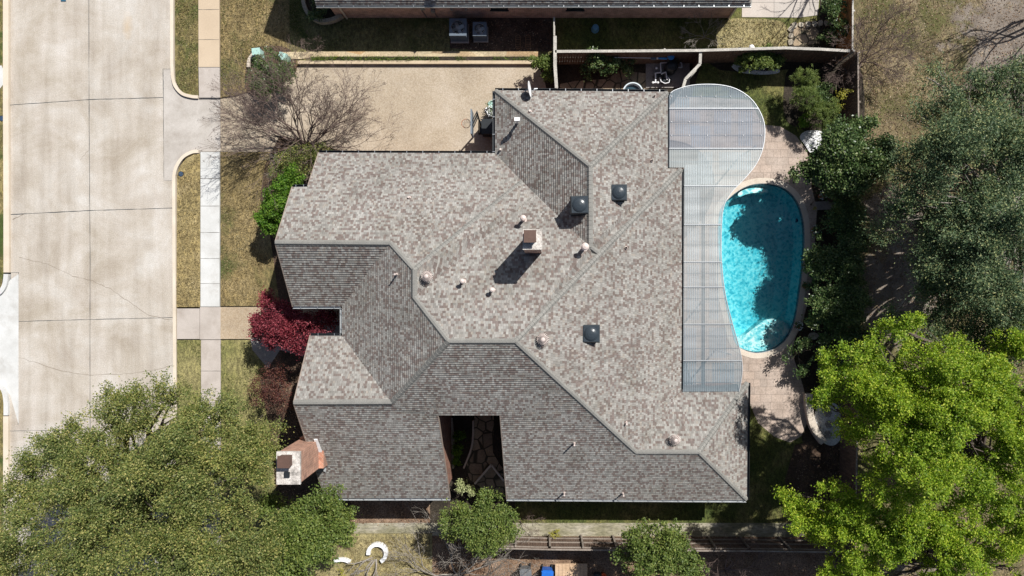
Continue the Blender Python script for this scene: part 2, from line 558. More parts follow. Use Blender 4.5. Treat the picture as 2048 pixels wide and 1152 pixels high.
def slabs(bw, bh, mortar, off=0.5, dark=0.45):
    def ex(t, co, col):
        b = t.n('ShaderNodeTexBrick', {'Vector': co, 'Color1': (0.90, 0.90, 0.90, 1), 'Color2': (1.08, 1.05, 1.03, 1), 'Mortar': (dark, dark, dark, 1), 'Scale': 1.0, 'Mortar Size': mortar, 'Brick Width': bw, 'Row Height': bh})
        b.offset = off
        b.offset_frequency = 2
        b.squash = 0.6
        b.squash_frequency = 3
        return t.mix(1.0, col, b.outputs[0], 'MULTIPLY')
    return ex
m_deck = M('stamped_deck', [(0.3, (0.33, 0.265, 0.22)), (0.7, (0.47, 0.39, 0.335))], 0.9, 16, 0.3, extra=slabs(0.62, 0.42, 0.009, 0.5, 0.55))
m_patio = M('patio_concrete', [(0.3, (0.42, 0.38, 0.34)), (0.7, (0.50, 0.46, 0.42))], 0.7, 22, 0.15, extra=slabs(3.2, 3.2, 0.012, 0.0))
m_coping = M('pool_coping', [(0.3, (0.50, 0.43, 0.35)), (0.7, (0.62, 0.55, 0.47))], 1.2, 20, 0.2)
m_copdark = M('worn_coping', [(0.3, (0.25, 0.225, 0.21)), (0.7, (0.36, 0.33, 0.31))], 1.2, 16, 0.3)
def flag(t, co, col):
    v = t.n('ShaderNodeTexVoronoi', {'Vector': co, 'Scale': 1.7}, feature='DISTANCE_TO_EDGE')
    c = t.n('ShaderNodeTexVoronoi', {'Vector': co, 'Scale': 1.7})
    r = t.n('ShaderNodeSeparateColor', {0: c.outputs['Color']}).outputs[0]
    col = t.mix(1.0, col, t.ramp(r, [(0, (0.75, 0.72, 0.7)), (1, (1.25, 1.2, 1.1))]), 'MULTIPLY')
    return t.mix(t.ramp(v.outputs[0], [(0.03, 0), (0.07, 1)]), (0.05, 0.045, 0.03), col)
m_flag = M('flagstone', [(0.3, (0.22, 0.17, 0.12)), (0.7, (0.34, 0.28, 0.21))], 1.0, 14, 0.35, extra=flag)
def ledge(t, co, col):
    s = t.n('ShaderNodeMapping', {'Vector': co, 'Scale': (0.55, 1, 1)}).outputs[0]
    c = t.n('ShaderNodeTexVoronoi', {'Vector': s, 'Scale': 1.6})
    r = t.n('ShaderNodeSeparateColor', {0: c.outputs['Color']}).outputs[0]
    return t.mix(1.0, col, t.ramp(r, [(0, (0.62, 0.58, 0.55)), (0.3, (1.1, 0.85, 0.6)), (0.6, (1.0, 1.0, 0.95)), (1, (1.2, 1.15, 1.05))]), 'MULTIPLY')
m_stonepath = M('sandstone_path', [(0.3, (0.34, 0.27, 0.18)), (0.7, (0.46, 0.39, 0.28))], 1.0, 12, 0.4, extra=ledge)
m_wgravel = M('white_gravel', [(0.3, (0.62, 0.62, 0.63)), (0.7, (0.8, 0.8, 0.8))], 3.0, 20, 0.7, bump=1.0)
m_stone = M('garden_stone', [(0.3, (0.30, 0.26, 0.20)), (0.7, (0.46, 0.41, 0.33))], 2.0, 14, 0.4)

def shingle(name):
    m = bpy.data.materials.new(name)
    t = NT(m)
    uv = t.n('ShaderNodeUVMap', uv_map='UVMap').outputs[0]
    sx = t.n('ShaderNodeSeparateXYZ', {0: uv})
    u, v = sx.outputs[0], sx.outputs[1]
    row = t.math('FLOOR', t.math('DIVIDE', v, RH))
    wr = t.n('ShaderNodeTexWhiteNoise', {'W': row}, noise_dimensions='1D').outputs[0]
    u1 = t.math('MULTIPLY_ADD', wr, 11.3, t.math('DIVIDE', u, 0.105))
    c1 = t.math('FLOOR', u1)
    # irregular tabs: jitter the cell border with a slow wave
    u2 = t.math('MULTIPLY_ADD', wr, 7.7, t.math('DIVIDE', u, 0.155))
    c2 = t.math('FLOOR', u2)
    r1 = t.n('ShaderNodeTexWhiteNoise', {'Vector': t.n('ShaderNodeCombineXYZ', {0: c1, 1: row, 2: 3.0}).outputs[0]}).outputs[0]
    r2 = t.n('ShaderNodeTexWhiteNoise', {'Vector': t.n('ShaderNodeCombineXYZ', {0: c2, 1: row, 2: 9.0}).outputs[0]}).outputs[0]
    pick = t.math('GREATER_THAN', r2, 0.30)
    cola = t.ramp(r1, [(0.0, (0.365, 0.355, 0.335)), (0.22, (0.315, 0.30, 0.282)), (0.45, (0.27, 0.257, 0.242)), (0.62, (0.32, 0.29, 0.26)), (0.72, (0.20, 0.16, 0.145)), (0.9, (0.24, 0.215, 0.20))], 'CONSTANT')
    colb = t.ramp(r2, [(0.0, (0.35, 0.338, 0.32)), (0.07, (0.215, 0.178, 0.164)), (0.15, (0.30, 0.283, 0.265)), (0.23, (0.20, 0.165, 0.154))], 'CONSTANT')
    col = t.mix(pick, colb, cola)
    r3 = t.n('ShaderNodeTexWhiteNoise', {'Vector': t.n('ShaderNodeCombineXYZ', {0: c1, 1: row, 2: 17.0}).outputs[0]}).outputs[0]
    col = t.mix(1.0, col, t.ramp(r3, [(0.0, 0.84), (1.0, 1.14)]), 'MULTIPLY')
    co = obj_coord(t)
    big = t.noise(co, 0.25, 4, 0.6)
    col = t.mix(1.0, col, t.ramp(big, [(0.3, (0.77, 0.765, 0.75)), (0.7, (0.93, 0.925, 0.91))]), 'MULTIPLY')
    st = t.noise(t.n('ShaderNodeMapping', {'Vector': co, 'Scale': (0.5, 0.5, 0.5)}).outputs[0], 1.4, 6, 0.7, 0.3)
    col = t.mix(1.0, col, t.ramp(st, [(0.32, (0.84, 0.84, 0.82)), (0.5, (1, 1, 1)), (0.7, (1.06, 1.06, 1.07))]), 'MULTIPLY')
    fn = t.noise(co, 34, 2, 0.7)
    g = t.math('MULTIPLY_ADD', t.math('SUBTRACT', fn, 0.5), 0.7, 1.0)
    col = t.mix(1.0, col, t.n('ShaderNodeCombineXYZ', {0: g, 1: g, 2: g}).outputs[0], 'MULTIPLY')
    # slot between tabs: the shade of its recess is mixed into the colour
    fu = t.math('FRACT', u1)
    slot = t.math('LESS_THAN', fu, 0.09)
    col = t.mix(t.math('MULTIPLY', slot, 0.4), col, (0.10, 0.09, 0.085))
    hgt = t.math('ADD', t.math('MULTIPLY', r1, 0.6), t.math('MULTIPLY', slot, -1.0))
    bmp = t.n('ShaderNodeBump', {'Height': t.math('ADD', hgt, t.math('MULTIPLY', fn, 0.3)), 'Strength': 0.5, 'Distance': 0.014}).outputs[0]
    p = t.n('ShaderNodeBsdfPrincipled', {'Base Color': col, 'Roughness': 0.92, 'Normal': bmp, 'Specular IOR Level': 0.2})
    t.out(p.outputs[0])
    return m
RH = 0.128
m_shingle = shingle('asphalt_shingle')
m_cap = M('ridge_shingle', [(0.3, (0.19, 0.185, 0.172)), (0.7, (0.245, 0.238, 0.22))], 1.5, 30, 0.3)

def brickmat(name, c1, c2, mortar, sc=1.0):
    m = bpy.data.materials.new(name)
    t = NT(m)
    co = obj_coord(t)
    sx = t.n('ShaderNodeSeparateXYZ', {0: co})
    vec = t.n('ShaderNodeCombineXYZ', {0: t.math('ADD', sx.outputs[0], sx.outputs[1]), 1: sx.outputs[2], 2: 0.0}).outputs[0]
    b = t.n('ShaderNodeTexBrick', {'Vector': vec, 'Color1': (*c1, 1), 'Color2': (*c2, 1), 'Mortar': (*mortar, 1), 'Scale': 1.0, 'Mortar Size': 0.008, 'Brick Width': 0.22 * sc, 'Row Height': 0.075 * sc, 'Bias': 0.0})
    w = t.noise(co, 3.0, 4, 0.7)
    col = t.mix(1.0, b.outputs[0], t.ramp(w, [(0.3, (0.6, 0.6, 0.62)), (0.55, (1, 1, 1)), (0.75, (1.35, 1.3, 1.3))]), 'MULTIPLY')
    bmp = t.n('ShaderNodeBump', {'Height': b.outputs[1], 'Strength': 0.5, 'Distance': 0.01})
    bmp.invert = True
    p = t.n('ShaderNodeBsdfPrincipled', {'Base Color': col, 'Roughness': 0.9, 'Normal': bmp.outputs[0]})
    t.out(p.outputs[0])
    return m
m_brick = brickmat('red_brick', (0.34, 0.14, 0.085), (0.21, 0.085, 0.06), (0.33, 0.28, 0.23))
m_brick_pink = brickmat('pink_brick', (0.52, 0.26, 0.17), (0.36, 0.16, 0.10), (0.55, 0.48, 0.40))
m_brick_dull = brickmat('dull_brick', (0.56, 0.32, 0.24), (0.42, 0.22, 0.17), (0.56, 0.49, 0.42))
m_gutter = plain('gutter_metal', (0.05, 0.055, 0.06), 0.4, 0.3)
m_gutter_lt = plain('pale_gutter', (0.45, 0.47, 0.48), 0.4, 0.3)
m_fascia = plain('fascia_paint', (0.30, 0.24, 0.20), 0.7)
m_flash = plain('flashing', (0.62, 0.60, 0.57), 0.5)
m_black = plain('black_plastic', (0.022, 0.026, 0.03), 0.4)
m_pinkmetal = plain('painted_vent_metal', (0.60, 0.51, 0.47), 0.5)
m_dkmetal = plain('dark_metal', (0.10, 0.07, 0.055), 0.6)
m_white = plain('white_paint', (0.80, 0.80, 0.80), 0.45)
m_mortar = M('chimney_crown', [(0.3, (0.25, 0.23, 0.21)), (0.5, (0.50, 0.46, 0.42)), (0.7, (0.68, 0.66, 0.62))], 3.0, 20, 0.5)
m_brown = plain('brown_cap', (0.11, 0.065, 0.05), 0.6)
m_wood_w = M('weathered_wood', [(0.3, (0.33, 0.31, 0.28)), (0.7, (0.50, 0.47, 0.42))], 1.5, 18, 0.4)
m_wood_d = M('dark_fence_wood', [(0.3, (0.09, 0.06, 0.045)), (0.7, (0.17, 0.115, 0.085))], 3.0, 12, 0.5, stretch=(3, 3, 0.4))
M('mid_fence_wood', [(0.3, (0.20, 0.165, 0.135)), (0.7, (0.32, 0.275, 0.235))], 1.5, 18, 0.4)
m_wood_r = M('cedar_fence_wood', [(0.3, (0.22, 0.095, 0.035)), (0.7, (0.38, 0.18, 0.07))], 3.0, 12, 0.5, stretch=(3, 3, 0.4))
m_pallet = M('plank_wood', [(0.3, (0.42, 0.28, 0.17)), (0.7, (0.58, 0.41, 0.27))], 2.0, 14, 0.35, stretch=(0.5, 3, 1))
m_bark = M('bark', [(0.3, (0.075, 0.058, 0.045)), (0.7, (0.15, 0.12, 0.10))], 4.0, 20, 0.5)
m_bark_g = M('grey_bark', [(0.3, (0.20, 0.175, 0.15)), (0.7, (0.33, 0.30, 0.265))], 4.0, 20, 0.4)
m_bark_p = M('twig_bark', [(0.3, (0.13, 0.092, 0.078)), (0.7, (0.21, 0.155, 0.135))], 4.0, 20, 0.4)
m_steel = plain('steel', (0.42, 0.44, 0.46), 0.35, 0.7)
m_acbody = plain('ac_enamel', (0.12, 0.15, 0.19), 0.45)
m_pvc = plain('pvc_pipe', (0.72, 0.72, 0.74), 0.4)
m_blue = plain('blue_plastic', (0.02, 0.13, 0.50), 0.35)
m_bluecap = plain('bright_blue_plastic', (0.05, 0.25, 0.60), 0.4)
m_greybin = plain('grey_plastic', (0.14, 0.15, 0.16), 0.5)
m_xfmr = plain('utility_green', (0.36, 0.55, 0.50), 0.5)
m_terra = plain('terracotta', (0.42, 0.17, 0.09), 0.8)
m_orange = plain('orange_plastic', (0.75, 0.13, 0.03), 0.5)
m_flower = plain('white_petals', (0.75, 0.74, 0.76), 0.6)
m_rust = plain('rusty_wire', (0.30, 0.17, 0.09), 0.7)
m_glass = plain('dark_glass', (0.02, 0.022, 0.025), 0.12)

def G(*c): return c
L_oak = leaf_mat('olive_leaves', [(0.0, (0.065, 0.105, 0.026)), (0.45, (0.155, 0.195, 0.052)), (0.8, (0.27, 0.285, 0.088)), (1.0, (0.45, 0.41, 0.16))], 0.32)
L_oak2 = leaf_mat('mid_green_leaves', [(0.0, (0.07, 0.115, 0.022)), (0.6, (0.14, 0.20, 0.045)), (1.0, (0.25, 0.29, 0.08))], 0.3)
L_lime = leaf_mat('lime_leaves', [(0.0, (0.10, 0.19, 0.012)), (0.45, (0.23, 0.37, 0.022)), (0.8, (0.38, 0.50, 0.042)), (1.0, (0.56, 0.60, 0.10))], 0.45)
L_dark = leaf_mat('grey_green_leaves', [(0.0, (0.035, 0.075, 0.035)), (0.45, (0.09, 0.15, 0.072)), (0.8, (0.18, 0.235, 0.115)), (1.0, (0.38, 0.39, 0.17))], 0.25)
L_holly = leaf_mat('glossy_dark_leaves', [(0.0, (0.035, 0.075, 0.024)), (0.5, (0.085, 0.14, 0.045)), (0.85, (0.15, 0.21, 0.08)), (1.0, (0.26, 0.30, 0.13))], 0.25, 0.35)
L_bright = leaf_mat('bright_green_leaves', [(0.0, (0.06, 0.15, 0.012)), (0.6, (0.12, 0.25, 0.02)), (1.0, (0.24, 0.36, 0.05))], 0.4)
L_red = leaf_mat('maroon_leaves', [(0.0, (0.12, 0.014, 0.028)), (0.6, (0.24, 0.035, 0.055)), (1.0, (0.48, 0.11, 0.14))], 0.35)
L_dred = leaf_mat('dull_red_leaves', [(0.0, (0.05, 0.015, 0.015)), (0.6, (0.12, 0.035, 0.032)), (1.0, (0.22, 0.11, 0.07))], 0.25)
L_blades = leaf_mat('grass_blades', [(0.0, (0.06, 0.12, 0.015)), (0.6, (0.12, 0.20, 0.03)), (1.0, (0.25, 0.30, 0.08))], 0.35)
L_grass = leaf_mat('lawn_blades', [(0.0, (0.05, 0.07, 0.015)), (0.6, (0.11, 0.13, 0.03)), (1.0, (0.22, 0.22, 0.07))], 0.25)
L_seed = leaf_mat('seed_heads', [(0.0, (0.06, 0.045, 0.04)), (1.0, (0.14, 0.10, 0.09))], 0.1)
L_litter = leaf_mat('fallen_leaves', [(0.0, (0.10, 0.05, 0.03)), (0.5, (0.24, 0.15, 0.09)), (1.0, (0.46, 0.36, 0.26))], 0.1)
L_dry = leaf_mat('dry_grass_blades', [(0.0, (0.14, 0.11, 0.05)), (0.5, (0.26, 0.20, 0.10)), (1.0, (0.44, 0.36, 0.20))], 0.2)
L_yellow = leaf_mat('yellow_green_leaves', [(0.0, (0.22, 0.22, 0.03)), (1.0, (0.50, 0.46, 0.06))], 0.3)
L_palegreen = leaf_mat('pale_variegated_leaves', [(0.0, (0.20, 0.25, 0.10)), (1.0, (0.55, 0.58, 0.32))], 0.3)

# ---------------------------------------------------------------- ground
NZ = 0.16   # the neighbour's yard stands this much higher
POOL = catmull([(1436, 440), (1444, 412), (1470, 386), (1498, 371), (1530, 367), (1563, 374), (1588, 394), (1603, 425), (1609, 470), (1606, 530), (1599, 585), (1590, 640), (1575, 675), (1550, 697), (1516, 706), (1488, 700), (1470, 686), (1460, 650), (1445, 580), (1436, 500)], 5)
POOL2 = [p for p in px2(POOL)]
def grow_loop(P, d):
    c = sum((Vector(p) for p in P), Vector((0, 0))) / len(P)
    out = []
    n = len(P)
    for i, p in enumerate(P):
        t = (Vector(P[(i + 1) % n]) - Vector(P[i - 1])).normalized()
        nn = Vector((t.y, -t.x))
        if nn.dot(Vector(p) - c) < 0:
            nn = -nn
        out.append(Vector(p) + nn * d)
    return out
MB().prism([(-200, -200), (200, -200), (200, 200), (-200, 200)], -0.5, -0.2, grow_loop(POOL2, 0.12)).build('ground', m_alley, kind='structure')
sheet('street_slab', [(21, -400), (345, -400), (346, 0), (349, 400), (351, 800), (352, 1600), (12, 1600), (12, 1000), (22, 560), (21, 200)], 0.0, m_street, th=0.2).name = 'street'
# joints and cracks in the street
def line_strip(name, pts, w, z, mat, jit=0.0, rnd=None, sub=1, **kw):
    P = [W(x, y, z) for x, y in pts]
    if sub > 1:
        Q = []
        for a, b in zip(P, P[1:]):
            for i in range(sub):
                Q.append(a.lerp(b, i / sub))
        Q.append(P[-1])
        P = [p + Vector((rnd.uniform(-jit, jit), rnd.uniform(-jit, jit), 0)) for p in Q]
    vs, fs = [], []
    for i, p in enumerate(P):
        d = (P[min(i + 1, len(P) - 1)] - P[max(i - 1, 0)]).normalized()
        s = Vector((-d.y, d.x, 0)) * w / 2 * (rnd.uniform(0.5, 1.4) if rnd else 1)
        vs += [p - s, p + s]
        if i:
            fs.append((2 * i - 2, 2 * i, 2 * i + 1, 2 * i - 1))
    return vs, fs
rj = random.Random(3)
jm = MB()
for pts, w in (([(177, -300), (178, 200), (180, 500), (180, 900), (181, 1500)], 0.028),
               ([(10, 209), (22, 210), (180, 199), (326, 195)], 0.030),
               ([(10, 428), (22, 429), (180, 421), (349, 416)], 0.034),
               ([(36, 643), (180, 639), (352, 635)], 0.028),
               ([(10, 862), (22, 862), (180, 859)], 0.022),
               ([(326, 138), (327, 200), (328, 361)], 0.03), ([(326, 138), (344, 138)], 0.018), ([(328, 361), (349, 361)], 0.018),
               ([(22, 545), (37, 545)], 0.018), ([(37, 545), (36, 850)], 0.02)):
    jm.add(*line_strip('', pts, w, 0.004, None, 0.006, rj, 14))
jm.build('street_joints', m_joint, kind='structure')
cm = MB()
for pts, w in (([(38, 515), (95, 528), (145, 552), (185, 562), (225, 580), (260, 605), (300, 632), (345, 640)], 0.02),
               ([(38, 715), (80, 728), (130, 744), (180, 750), (250, 748), (320, 738), (350, 728)], 0.02),
               ([(24, 440), (48, 428)], 0.035), ([(160, 320), (178, 300)], 0.015)):
    cm.add(*line_strip('', pts, w, 0.005, None, 0.03, rj, 6))
cm.build('street_cracks', m_crack, kind='structure')
# kerbs: real steps
def kerb(name, pts, w=0.17, h=0.13, mat=m_kerb, label=None):
    P = [Vector(p) for p in px2(pts)]
    vs, fs = [], []
    for i, p in enumerate(P):
        d = (P[min(i + 1, len(P) - 1)] - P[max(i - 1, 0)]).normalized()
        s = Vector((-d.y, d.x)) * w / 2
        a, b = p - s, p + s
        vs += [(a.x, a.y, -0.1), (a.x, a.y, h), (b.x, b.y, h), (b.x, b.y, -0.1)]
        if i:
            o = 4 * (i - 1)
            fs += [(o, o + 4, o + 5, o + 1), (o + 1, o + 5, o + 6, o + 2), (o + 2, o + 6, o + 7, o + 3)]
    fs += [(0, 1, 2, 3), tuple(len(vs) - 4 + i for i in (3, 2, 1, 0))]
    return MB().add(vs, fs).build(name, mat, kind='structure')
kerb('kerb', [(346, -300), (346, 130), (347, 150)] + catmull([(347, 152), (352, 172), (366, 188), (385, 194), (398, 195)], 5, False)[1:])
kerb('kerb', catmull([(399, 304), (386, 305), (368, 315), (355, 334), (350, 352)], 5, False) + [(350, 380), (351, 610), (352, 760), (353, 1600)])
kerb('kerb', [(15, -300), (15, 200), (16, 430), (16, 545)], w=0.30)
kerb('kerb', [(15, 548)] + catmull([(15, 552), (12, 570), (3, 584), (-12, 590)], 5, False) + [(-80, 590)], w=0.24, mat=m_walk_white)
kerb('kerb', [(-80, 764), (-12, 764)] + catmull([(-12, 765), (3, 770), (12, 785), (15, 806)], 5, False) + [(15, 830)], w=0.24, mat=m_walk_white)
kerb('kerb', [(15, 832), (15, 1000), (14, 1600)], w=0.28)
# verges and lawns beyond the kerbs (their tops flush with the kerb)
sheet('verge', [(-900, -300), (8, -300), (8, 540), (2, 575), (-12, 583), (-900, 583)], 0.10, m_strip_mixed, th=0.3)
sheet('verge', [(-900, 772), (-12, 772), (4, 780), (8, 800), (8, 1600), (-900, 1600)], 0.10, m_strip_mixed, th=0.3)
sheet('opposite_driveway', [(-600, 588), (4, 588), (20, 560), (37, 548), (37, 848), (20, 790), (4, 768), (-600, 768)], 0.008, m_walk_white, th=0.05)
sheet('opposite_path', [(-300, 131), (3, 131), (7, 140), (7, 168), (0, 177), (-300, 177)], 0.106, m_walk_white)
sheet('street_edge_strip', [(349, -300), (393, -300), (396, 193), (380, 192), (362, 182), (351, 160), (350, 130)], 0.10, m_strip_mixed, th=0.3)
sheet('grass_strip', [(399, 308), (388, 309), (372, 317), (358, 335), (354, 352), (353, 614), (400, 614), (400, 308)], 0.10, m_strip_gold, th=0.3)
sheet('grass_strip', [(354, 680), (401, 680), (402, 1600), (356, 1600)], 0.10, m_strip_green, th=0.3)
sheet('driveway_apron', [(327, 139), (346, 139), (349, 160), (355, 175), (368, 190), (386, 196), (440, 196), (441, 303), (388, 303), (368, 312), (354, 332), (349, 352), (349, 361), (328, 361)], 0.012, m_approach, th=0.1)
sheet('sidewalk', [(396, -300), (438, -300), (439, 134), (397, 134)], 0.11, m_walk_tan, th=0.3)
sheet('sidewalk', [(397, 135), (439, 135), (440, 195), (398, 195)], 0.11, m_walk_grey, th=0.3)
sheet('sidewalk', [(401, 304), (439, 304), (439, 613), (401, 613)], 0.11, m_walk_white, th=0.3)
sheet('sidewalk', [(400, 614), (441, 614), (441, 679), (400, 679)], 0.11, m_walk_grey, th=0.3)
sheet('sidewalk', [(402, 680), (441, 680), (442, 1600), (403, 1600)], 0.11, m_walk_grey, th=0.3)
sheet('pavement_pad', [(354, 617), (399, 617), (399, 678), (354, 678)], 0.108, m_walk_grey, th=0.3)
jm = MB()
for y, a, b in ((19, 396, 438), (79, 396, 438), (134.5, 396, 439), (357, 401, 439), (412, 401, 439), (465, 401, 439), (517, 401, 439), (567, 401, 439), (613.5, 400, 441), (679, 400, 441), (742, 402, 441), (805, 402, 441), (195.5, 398, 440)):
    jm.add(*line_strip('', [(a, y), (b, y)], 0.022, 0.116, None, 0.003, rj, 4))
jm.build('sidewalk_joints', plain('joint_dirt', (0.12, 0.11, 0.10)), kind='structure')  # dark dirt filling the sidewalk joints
sheet('front_lawn', [(440, -300), (640, -300), (600, 128), (560, 150), (505, 180), (470, 191), (441, 195)], 0.105, m_lawn, th=0.3)
sheet('front_lawn', [(441, 304), (660, 304), (660, 612), (441, 612)], 0.105, m_lawn, th=0.3)
sheet('front_lawn', [(442, 680), (500, 680), (640, 900), (645, 1600), (443, 1600)], 0.105, m_strip_green, th=0.3)
sheet('front_walk', [(441, 614), (720, 614), (720, 668), (560, 690), (500, 678), (441, 678)], 0.112, m_front_walk, th=0.3)
sheet('porch_slab', [(501, 679), (560, 640), (720, 640), (720, 900), (640, 860), (505, 700)], 0.116, m_copdark, th=0.3)
sheet('driveway', [(441, 195), (470, 190), (505, 179), (560, 149), (600, 129), (1072, 129), (1086, 150), (1100, 185), (1100, 360), (441, 360), (441, 304)], 0.02, m_gravel, th=0.2)
sheet('planting_bed', [(1072, 105), (1108, 105), (1112, 190), (1096, 190), (1086, 150)], 0.03, m_soil, th=0.1)
sheet('planting_bed', [(560, 270), (680, 300), (700, 470), (640, 620), (560, 615), (540, 470), (520, 400), (530, 330)], 0.12, m_mulch, th=0.1)
sheet('planting_bed', [(560, 700), (700, 740), (700, 1100), (560, 1060), (540, 860), (520, 760)], 0.125, m_mulch, th=0.1)
sheet('planting_bed', catmull([(500, 105), (530, 92), (580, 98), (592, 140), (560, 168), (520, 192), (490, 175)], 4), 0.118, m_mulch, th=0.1)
# neighbour's raised yard, ramping down to the front lawn
ry = [W(x, y, NZ) for x, y in ((648, -300), (648, 121), (1076, 121), (1106, 106), (1106, -300))]
ya = [W(x, y, 0.09) for x, y in ((560, -300), (560, 121))]
MB().add([ya[0], ya[1], ry[1], ry[0], ry[2], ry[3], ry[4]] + [Vector((v.x, v.y, -0.2)) for v in (ya[1], ry[1], ry[2], ry[3])],
         [(0, 1, 2, 3), (3, 2, 4, 5, 6), (1, 7, 8, 2), (2, 8, 9, 4), (4, 9, 10, 5)]).build('side_yard', m_side, kind='structure')
sheet('side_yard', [(1106, -300), (1702, -300), (1702, 102), (1106, 104)], NZ - 0.01, m_turf, th=0.5)
sheet('mulch_bed', [(900, 36), (1104, 36), (1104, 103), (980, 103), (900, 96)], NZ + 0.006, m_mulch)
sheet('stone_path', [(560, 104), (640, 103), (1078, 103), (1078, 113), (640, 113), (600, 118), (560, 118)], NZ + 0.02, m_stonepath)
sheet('edging_bed', [(640, 113.5), (1078, 113.5), (1078, 122), (640, 122)], NZ + 0.01, m_soil)
rw = thing('retaining_wall', 'long low tan concrete retaining wall between the driveway and the neighbouring yard', 'wall')
MB().prism(px2([(598, 122.5), (1070, 122.5), (1070, 127.5), (598, 127.5)], 0.16), -0.1, 0.19).build('wall_body', m_kerb, rw)
MB().prism(px2([(596, 121.5), (1072, 121.5), (1072, 128), (596, 128)], 0.2), 0.192, 0.24).build('coping', M('wall_coping', [(0.3, (0.46, 0.36, 0.24)), (0.7, (0.54, 0.44, 0.31))], 0.8, 28, 0.2), rw)
sheet('patio', [(1484, -100), (1645, -100), (1636, 30), (1600, 35), (1484, 34)], NZ + 0.012, m_patio)
sheet('dry_patch', catmull([(1450, 40), (1500, 38), (1560, 42), (1580, 70), (1565, 96), (1440, 98), (1432, 70)], 4), NZ, m_olive)
sheet('planting_bed', [(1640, -50), (1702, -50), (1702, 100), (1580, 100), (1580, 48), (1640, 40)], NZ + 0.004, m_soil)
# our yard, back and sides
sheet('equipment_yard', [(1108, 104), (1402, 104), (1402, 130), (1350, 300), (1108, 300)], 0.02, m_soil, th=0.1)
sheet('flagstones', [(1120, 168), (1150, 162), (1215, 158), (1240, 140), (1300, 148), (1298, 200), (1120, 200)], 0.028, m_flag)
sheet('back_lawn', [(1350, 104), (1716, 104), (1716, 300), (1600, 290), (1560, 262), (1350, 262)], 0.015, m_turf, th=0.1)
sheet('back_lawn', [(1440, 760), (1716, 760), (1716, 1046), (700, 1046), (700, 980), (1440, 980)], 0.017, m_turf, th=0.1)
sheet('planting_bed', [(1380, 104), (1716, 104), (1716, 128), (1560, 140), (1500, 146), (1440, 140)], 0.021, m_soil)
sheet('planting_bed', catmull([(1590, 130), (1716, 120), (1716, 330), (1620, 290), (1610, 262), (1572, 240), (1568, 180)], 5), 0.025, m_soil)
sheet('planting_bed', [(1624, 330), (1716, 300), (1716, 1000), (1660, 1000), (1604, 880), (1582, 700), (1604, 650), (1616, 600), (1632, 470)], 0.024, m_soil)
sheet('shaded_bed', [(1590, 890), (1716, 860), (1716, 1046), (1600, 1046), (1570, 960)], 0.029, m_mulch)
sheet('leafy_strip', [(700, 1000), (862, 1000), (862, 1046), (700, 1046)], 0.022, m_leafbed)
sheet('mossy_strip', [(640, 1046), (1680, 1046), (1680, 1074), (640, 1071)], 0.025, m_moss, th=0.1)
sheet('pale_lawn', [(443, 1068), (864, 1068), (864, 1600), (443, 1600)], 0.112, m_olive, th=0.3)
sheet('leaf_ground', [(864, 1072), (1716, 1074), (1716, 1600), (864, 1600)], 0.012, m_leafbed, th=0.1)
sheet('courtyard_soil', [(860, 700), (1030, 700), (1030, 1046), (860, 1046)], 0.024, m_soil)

# ---------------------------------------------------------------- pool and deck
DECK = [(1325, 190), (1500, 200), (1524, 250), (1560, 253), (1592, 272), (1612, 300), (1623, 335), (1622, 372), (1634, 420), (1630, 470), (1627, 540), (1616, 600), (1604, 648), (1590, 676), (1583, 705), (1602, 760), (1613, 800), (1613, 848), (1602, 872), (1580, 885), (1548, 873), (1516, 846), (1498, 805), (1490, 765), (1440, 820), (1325, 820)]
MB().prism(px2(DECK), -0.25, 0.032, grow_loop(POOL2, 0.10)).build('pool_deck', m_deck, kind='structure')
pool = thing('swimming_pool', 'kidney shaped in-ground swimming pool with turquoise water beside the patio canopy', 'swimming pool', (*W(1525, 540, 0).xy, 0))
pc = Vector((*W(1525, 540, 0).xy, 0))
def loc2(P): return [Vector(p) - pc.xy for p in P]
pool_in = loc2(POOL2)
n = len(pool_in)
MB().prism(loc2(grow_loop(POOL2, 0.30)), -0.02, 0.045, pool_in).build('coping', m_coping, pool)
def bmesh_basin():
    vs, fs = [], []
    rings = [(0.0, 0.03), (0.0, -0.35), (-0.30, -0.80), (-1.1, -1.0)]
    loops = []
    for d, z in rings:
        cx = sum(p.x for p in pool_in) / n; cy = sum(p.y for p in pool_in) / n
        P = [Vector((cx + (p.x - cx) * (1 + d / 2.2), cy + (p.y - cy) * (1 + d / 4.6))) for p in pool_in]
        loops.append([(p.x, p.y, z) for p in P])
    for k, L in enumerate(loops):
        vs += L
        if k:
            for i in range(n):
                j = (i + 1) % n
                fs.append(((k - 1) * n + i, (k - 1) * n + j, k * n + j, k * n + i))
    fs.append(tuple(3 * n + i for i in range(n)))
    return vs, fs
m_plaster = M('pool_plaster', [(0.3, (0.68, 0.84, 0.84)), (0.7, (0.78, 0.90, 0.90))], 0.8, 10, 0.12)
def tiles(t, co, col):
    return t.mix(1.0, col, t.ramp(t.noise(co, 9.0, 2, 0.6), [(0.3, (0.6, 0.6, 0.6)), (0.7, (1.3, 1.3, 1.3))]), 'MULTIPLY')
MB().add(*bmesh_basin()).build('basin', m_plaster, pool)
MB().ring(loc2(grow_loop(POOL2, 0.001)), loc2(grow_loop(POOL2, -0.03)), -0.22, 0.028).build('waterline_tiles', M('waterline_tile', [(0.3, (0.10, 0.14, 0.17)), (0.7, (0.20, 0.26, 0.30))], 4, 9, 0.3, extra=tiles), pool)
